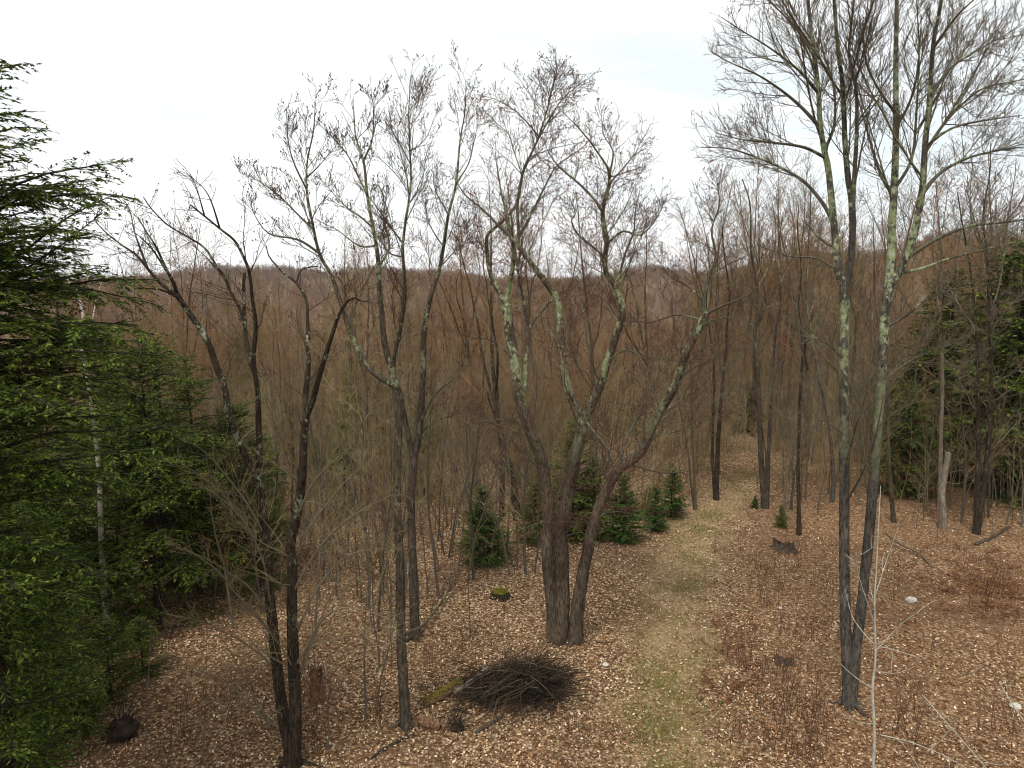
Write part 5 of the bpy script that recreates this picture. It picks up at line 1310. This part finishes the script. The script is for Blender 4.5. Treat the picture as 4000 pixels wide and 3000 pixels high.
def boulder(px, r, label, name='stone', seed=0, m='stone', sq=0.7, lift=0.3):
    rng = np.random.default_rng(seed); b = G(*px)
    n, k = 12, 18
    th = np.linspace(0.02, np.pi - 0.02, n)[:, None]; ph = (np.arange(k) / k * 2 * np.pi)[None]
    d = np.stack([np.sin(th) * np.cos(ph), np.sin(th) * np.sin(ph), np.cos(th) * np.ones_like(ph)], -1)
    o = rng.uniform(-50, 50, 3)
    amp = 2.2 if m == 'soil' else 1.0
    rr = np.array([[1 + amp * 0.28 * pnoise(Vector(d[i, j] * 1.3 + o)) + amp * 0.16 * pnoise(Vector(d[i, j] * 3.1 + o)) for j in range(k)] for i in range(n)])
    V = d * rr[..., None] * r * np.array([1.1, 0.9, sq]); V[..., 2] += lift * r
    i = np.arange(n - 1)[:, None]; j = np.arange(k)[None]
    q = np.stack([i * k + j, (i + 1) * k + j, (i + 1) * k + (j + 1) % k, i * k + (j + 1) % k], -1).reshape(-1, 4)
    t1 = np.array([[0, x, x + 1] for x in range(1, k - 1)]); t2 = (np.array([[0, x + 1, x] for x in range(1, k - 1)]) + (n - 1) * k)
    me = mesh(name, V.reshape(-1, 3), q, np.vstack([t1, t2]), [M[m]])
    o = put(name, me, None, b); tag(o, label, 'stone' if name == 'stone' else 'mound')
    return o
boulder((3558, 2350), 0.14, 'pale rounded stone on the leaves right of the twin-trunk tree', seed=1)
boulder((3965, 2765), 0.11, 'grey stone half sunk in leaves at the picture edge', seed=2)
boulder((3045, 2377), 0.06, 'small white stone among the leaves above the rotten stump', seed=3, sq=0.5)
boulder((2365, 2600), 0.08, 'small grey stone beside the maple foot', seed=4, sq=0.5)

# dark upturned clod with roots at the lower edge
bclod = boulder((478, 2880), 0.30, 'dark earthy root clod under the hemlocks at the lower edge', 'root_clod', 6, 'soil', 0.85, 0.45)
rr_ = np.random.default_rng(61)
g = Geo(); n = 48; d = unit(rr_.standard_normal((n, 3)) * np.array([1, 1, 0.7]) + np.array([0, 0, 0.3]))
C = grow(rr_, d * 0.22 + np.array([0, 0, 0.16]), d, rr_.uniform(0.2, 0.5, n), 5, 0.25, -0.05); g.tubes(C, np.full((n, 5), 0.012) * (1 - 0.7 * np.linspace(0, 1, 5)), 4, 0)
put('roots', g.mesh('roots', [M['bark_dark']]), bclod)
tag(bclod, None, 'stump')
o = boulder((1788, 2850), 0.11, 'dark twiggy root clump in front of the brush pile', 'root_clod', 7, 'soil', 0.6, 0.3); tag(o, None, 'stump')
g = Geo(); n = 60; d = unit(rr_.standard_normal((n, 3)) + np.array([0, 0, 0.4]))
C = grow(rr_, d * 0.08 + np.array([0, 0, 0.08]), d, rr_.uniform(0.12, 0.42, n), 5, 0.25, -0.05); g.tubes(C, np.full((n, 5), 0.008) * (1 - 0.7 * np.linspace(0, 1, 5)), 4, 0)
put('roots', g.mesh('roots', [M['bark_dark']]), o)

def log(pxs, r0, r1, label, m, name='fallen_log', lift=0.6, mossy=False, seed=0, branches=0, zoff=None, jag=True):
    """a log or branch lying along ground points"""
    rng = np.random.default_rng(seed)
    pts = np.array([G(*p) for p in pxs])
    pts[:, 2] += np.linspace(r0, r1, len(pts)) * lift
    if zoff is not None: pts[:, 2] += np.array(zoff)
    b = pts[0].copy(); root = emp(name, b, label, 'branch' if 'branch' in name else 'log')
    L_ = resample(pts - b, 0.12); n = len(L_)
    R = np.linspace(r0, r1, n)
    g = Geo(); g.tubes(np.vstack([L_[0] - (L_[1] - L_[0]) * 0.15, L_, L_[-1] + (L_[-1] - L_[-2]) * 0.15]), np.concatenate([[r0 * 0.35], R, [r1 * 0.35]]), 12 if r0 > 0.05 else 7, 0, 0.10 if r0 > 0.05 else 0.05, rng)
    put('wood', g.mesh('wood', [M[m]]), root)
    if branches:
        A, B = spawn(rng, L_[None], R[None], branches / max(0.3, lens(L_[None])[0]), 0.15, 1.0, 0.8, 0.45, 7, 0.14, 0.0, 0.006, 0.55, 0.25, 1.6, 0.4, 0.25)
        g = Geo(); g.tubes(A, B, 5, 0); put('twigs', g.mesh('twigs', [M[m]]), root)
    if mossy:
        nn = 420; i = rng.integers(0, n, nn); a = rng.normal(0, 0.75, nn)
        T = unit(np.gradient(L_, axis=0))[i]; S = unit(np.cross(T, np.array([0, 0, 1.0]))); U = np.cross(S, T)
        nrm = np.cos(a)[:, None] * U + np.sin(a)[:, None] * S
        p = L_[i] + T * rng.uniform(-0.06, 0.06, (nn, 1)) + nrm * (R[i] * 0.98)[:, None]
        g = Geo(); g.spindles(p, unit(nrm + 0.3 * rng.standard_normal((nn, 3))), rng.uniform(0.02, 0.045, nn), rng.uniform(0.012, 0.024, nn))
        put('moss', g.mesh('moss', [M['moss']], False), root)
    return root
log([(1660, 2755), (1720, 2730), (1790, 2690)], 0.10, 0.085, 'thick rotting log covered in yellow-green moss, left of the brush pile', 'rotten', mossy=True, seed=1, zoff=[0, 0.03, 0.08])
log([(1775, 2720), (1850, 2680), (1905, 2645)], 0.07, 0.05, 'bleached split log leaning into the brush pile', 'bark_snag', seed=2, zoff=[0.02, 0.1, 0.2])
log([(1640, 2822), (1675, 2836), (1718, 2846)], 0.13, 0.09, 'short reddish rotten log chunk beside the straight tree foot', 'rotten', seed=3)
log([(1620, 2840), (1645, 2875), (1662, 2900)], 0.035, 0.02, 'splintered red-brown wood slab pointing away from the straight tree', 'rotten', seed=4)
log([(1455, 2965), (1500, 2930), (1590, 2885), (1625, 2870)], 0.035, 0.02, 'dark stick lying on the leaves below the straight tree', 'bark_dark', 'fallen_branch', seed=5, branches=2)
log([(1860, 2868), (1885, 2850), (1960, 2805)], 0.045, 0.03, 'small brown log lying in front of the brush pile', 'bark_mid', seed=6)
log([(1610, 2665), (1690, 2690), (1780, 2700)], 0.028, 0.02, 'thin grey branch lying between the straight tree and mossy log', 'bark_wood', 'fallen_branch', seed=7, branches=2)
log([(1390, 2750), (1460, 2730), (1530, 2700)], 0.03, 0.02, 'grey branch lying behind the pair of straight saplings', 'bark_wood', 'fallen_branch', seed=8, branches=2)
log([(1770, 2830), (1795, 2770), (1815, 2720)], 0.018, 0.012, 'thin dark stick propped up against the bleached log', 'bark_dark', 'fallen_branch', seed=9, zoff=[0.1, 0.15, 0.25])
log([(3460, 2120), (3520, 2150), (3590, 2175), (3640, 2215)], 0.05, 0.03, 'forked grey branch fallen at the wood edge near the snag', 'bark_wood', 'fallen_branch', seed=10, branches=6, zoff=[0.3, 0.18, 0.1, 0.0])
log([(3810, 2130), (3880, 2100), (3940, 2060)], 0.06, 0.04, 'brown log fallen at the foot of the dark twin-stemmed tree', 'bark_mid', seed=11, branches=3)
log([(3800, 2445), (3870, 2450), (3930, 2455)], 0.018, 0.01, 'thin stick lying below the rust-coloured bracken patch', 'bark_snag', 'fallen_branch', seed=12)
log([(3700, 2490), (3780, 2560), (3860, 2660)], 0.010, 0.006, 'long thin twig on the ground above the half-sunk stone', 'bark_snag', 'fallen_branch', seed=13, branches=3)
log([(3600, 2760), (3720, 2890), (3850, 3020)], 0.014, 0.009, 'pale fallen twig running to the lower picture corner', 'smooth_grey', 'fallen_branch', seed=14, branches=6, zoff=[0.25, 0.2, 0.1])
log([(3900, 2700), (3960, 2800), (4040, 2900)], 0.012, 0.007, 'pale bent twig beside the half-sunk grey stone', 'smooth_grey', 'fallen_branch', seed=15, branches=5, zoff=[0.2, 0.2, 0.1])
log([(3440, 2900), (3560, 2940), (3700, 3000), (3800, 3040)], 0.012, 0.007, 'pale thin branch lying right of the slender pale sapling', 'smooth_grey', 'fallen_branch', seed=16, branches=6, zoff=[0.15, 0.2, 0.2, 0.1])
log([(2330, 2510), (2390, 2512)], 0.014, 0.01, 'short dark stick on the leaves right of the maple foot', 'bark_dark', 'fallen_branch', seed=17)

def brush_pile():
    rng = np.random.default_rng(909)
    c = G(2075, 2690); root = emp('brush_pile', c, 'dark heap of cut brushwood in front of the thick maple', 'brush pile')
    # low dark core of matted twigs
    def mound(x, y): return 0.55 * math.exp(-(((x - 0.05) / 0.75) ** 2 + (y / 0.65) ** 2)) + 0.25 * math.exp(-(((x + 0.95) / 0.6) ** 2 + (y / 0.45) ** 2))
    n = 1900
    x = np.where(rng.random(n) < 0.66, rng.normal(0.0, 0.36, n), rng.normal(-0.9, 0.4, n)); y = rng.normal(0, 0.36, n)
    z = np.array([mound(a, b) for a, b in zip(x, y)]) * rng.uniform(0.1, 0.95, n) + 0.02
    a = rng.normal(0.55, 0.75, n); e = rng.normal(0.05, 0.25, n)
    d = np.stack([np.cos(a) * np.cos(e), np.sin(a) * np.cos(e), np.sin(e)], 1) * np.where(rng.random(n) < 0.5, -1, 1)[:, None]
    C = grow(rng, np.stack([x, y, z], 1), d, rng.uniform(0.3, 0.9, n), 5, 0.16, -0.06); C[..., 2] = np.maximum(C[..., 2], 0.0)
    g = Geo(); g.tubes(C, np.full((n, 5), 0.007) * (1 - 0.5 * np.linspace(0, 1, 5)), 3, 0)
    o = put('twigs', g.mesh('twigs', [M['bark_dark']]), root); o['kind'] = 'stuff'
    # the sticks one can pick out
    shapes = []
    for i in range(8):
        s = grow(rng, np.zeros((1, 3)), np.array([[1.0, 0, 0.1]]), np.array([1.0]), 9, 0.10, -0.04)
        R = (0.016 * (1 - 0.7 * np.linspace(0, 1, 9)))[None]
        A, B = spawn(rng, s, R, 4.5, 0.25, 1.0, 0.6, 0.4, 5, 0.1, -0.02, 0.004, 0.6, 0.15, 0.5, 0.3)
        g = Geo(); g.tubes(s, R, 6, 0); g.tubes(A, B, 3, 0); shapes.append(g.mesh('stick', [(M['bark_dark'], M['bark_wood'], M['twig_dark'], M['bark_mid'])[i % 4]]))
    for i in range(95):
        x0 = rng.normal(0.0, 0.45) if rng.random() < 0.75 else rng.normal(-0.9, 0.4); y0 = rng.normal(-0.05, 0.36); zz = mound(x0, y0) * rng.uniform(0.7, 1.05) + 0.03
        o = put('stick', shapes[i % 8], root, (x0, y0, zz)); L_ = rng.choice([rng.uniform(0.4, 1.0), rng.uniform(0.9, 1.5)])
        yaw = rng.normal(0.6, 0.6) + (math.pi if rng.random() < 0.6 else 0)
        o.rotation_euler = (rng.uniform(0, 6.28), rng.normal(0.12, 0.26), yaw); o.scale = (L_, 1, 1) if False else (L_, L_ * 0.9, L_ * 0.9)
brush_pile()

# ------------------------------------------------------------------ haze
def haze():
    x, y0, y1, z0, z1 = 3700, -3700, 3700, -40, 110
    v = [(a, b, c) for c in (z0, z1) for b in (y0, y1) for a in (-x, x)]
    q = [(0, 2, 3, 1), (4, 5, 7, 6), (0, 1, 5, 4), (2, 6, 7, 3), (0, 4, 6, 2), (1, 3, 7, 5)]
    m = bpy.data.materials.new('haze'); m.use_nodes = True; n = m.node_tree; n.nodes.clear()
    o = n.nodes.new('ShaderNodeOutputMaterial'); p = n.nodes.new('ShaderNodeVolumePrincipled')
    p.inputs['Color'].default_value = (0.80, 0.84, 0.95, 1); p.inputs['Density'].default_value = 0.0001; p.inputs['Anisotropy'].default_value = 0.2
    n.links.new(p.outputs[0], o.inputs['Volume'])
    tag(put('haze', mesh('haze', v, q, None, [m], smooth=False)), kind='stuff')
haze()
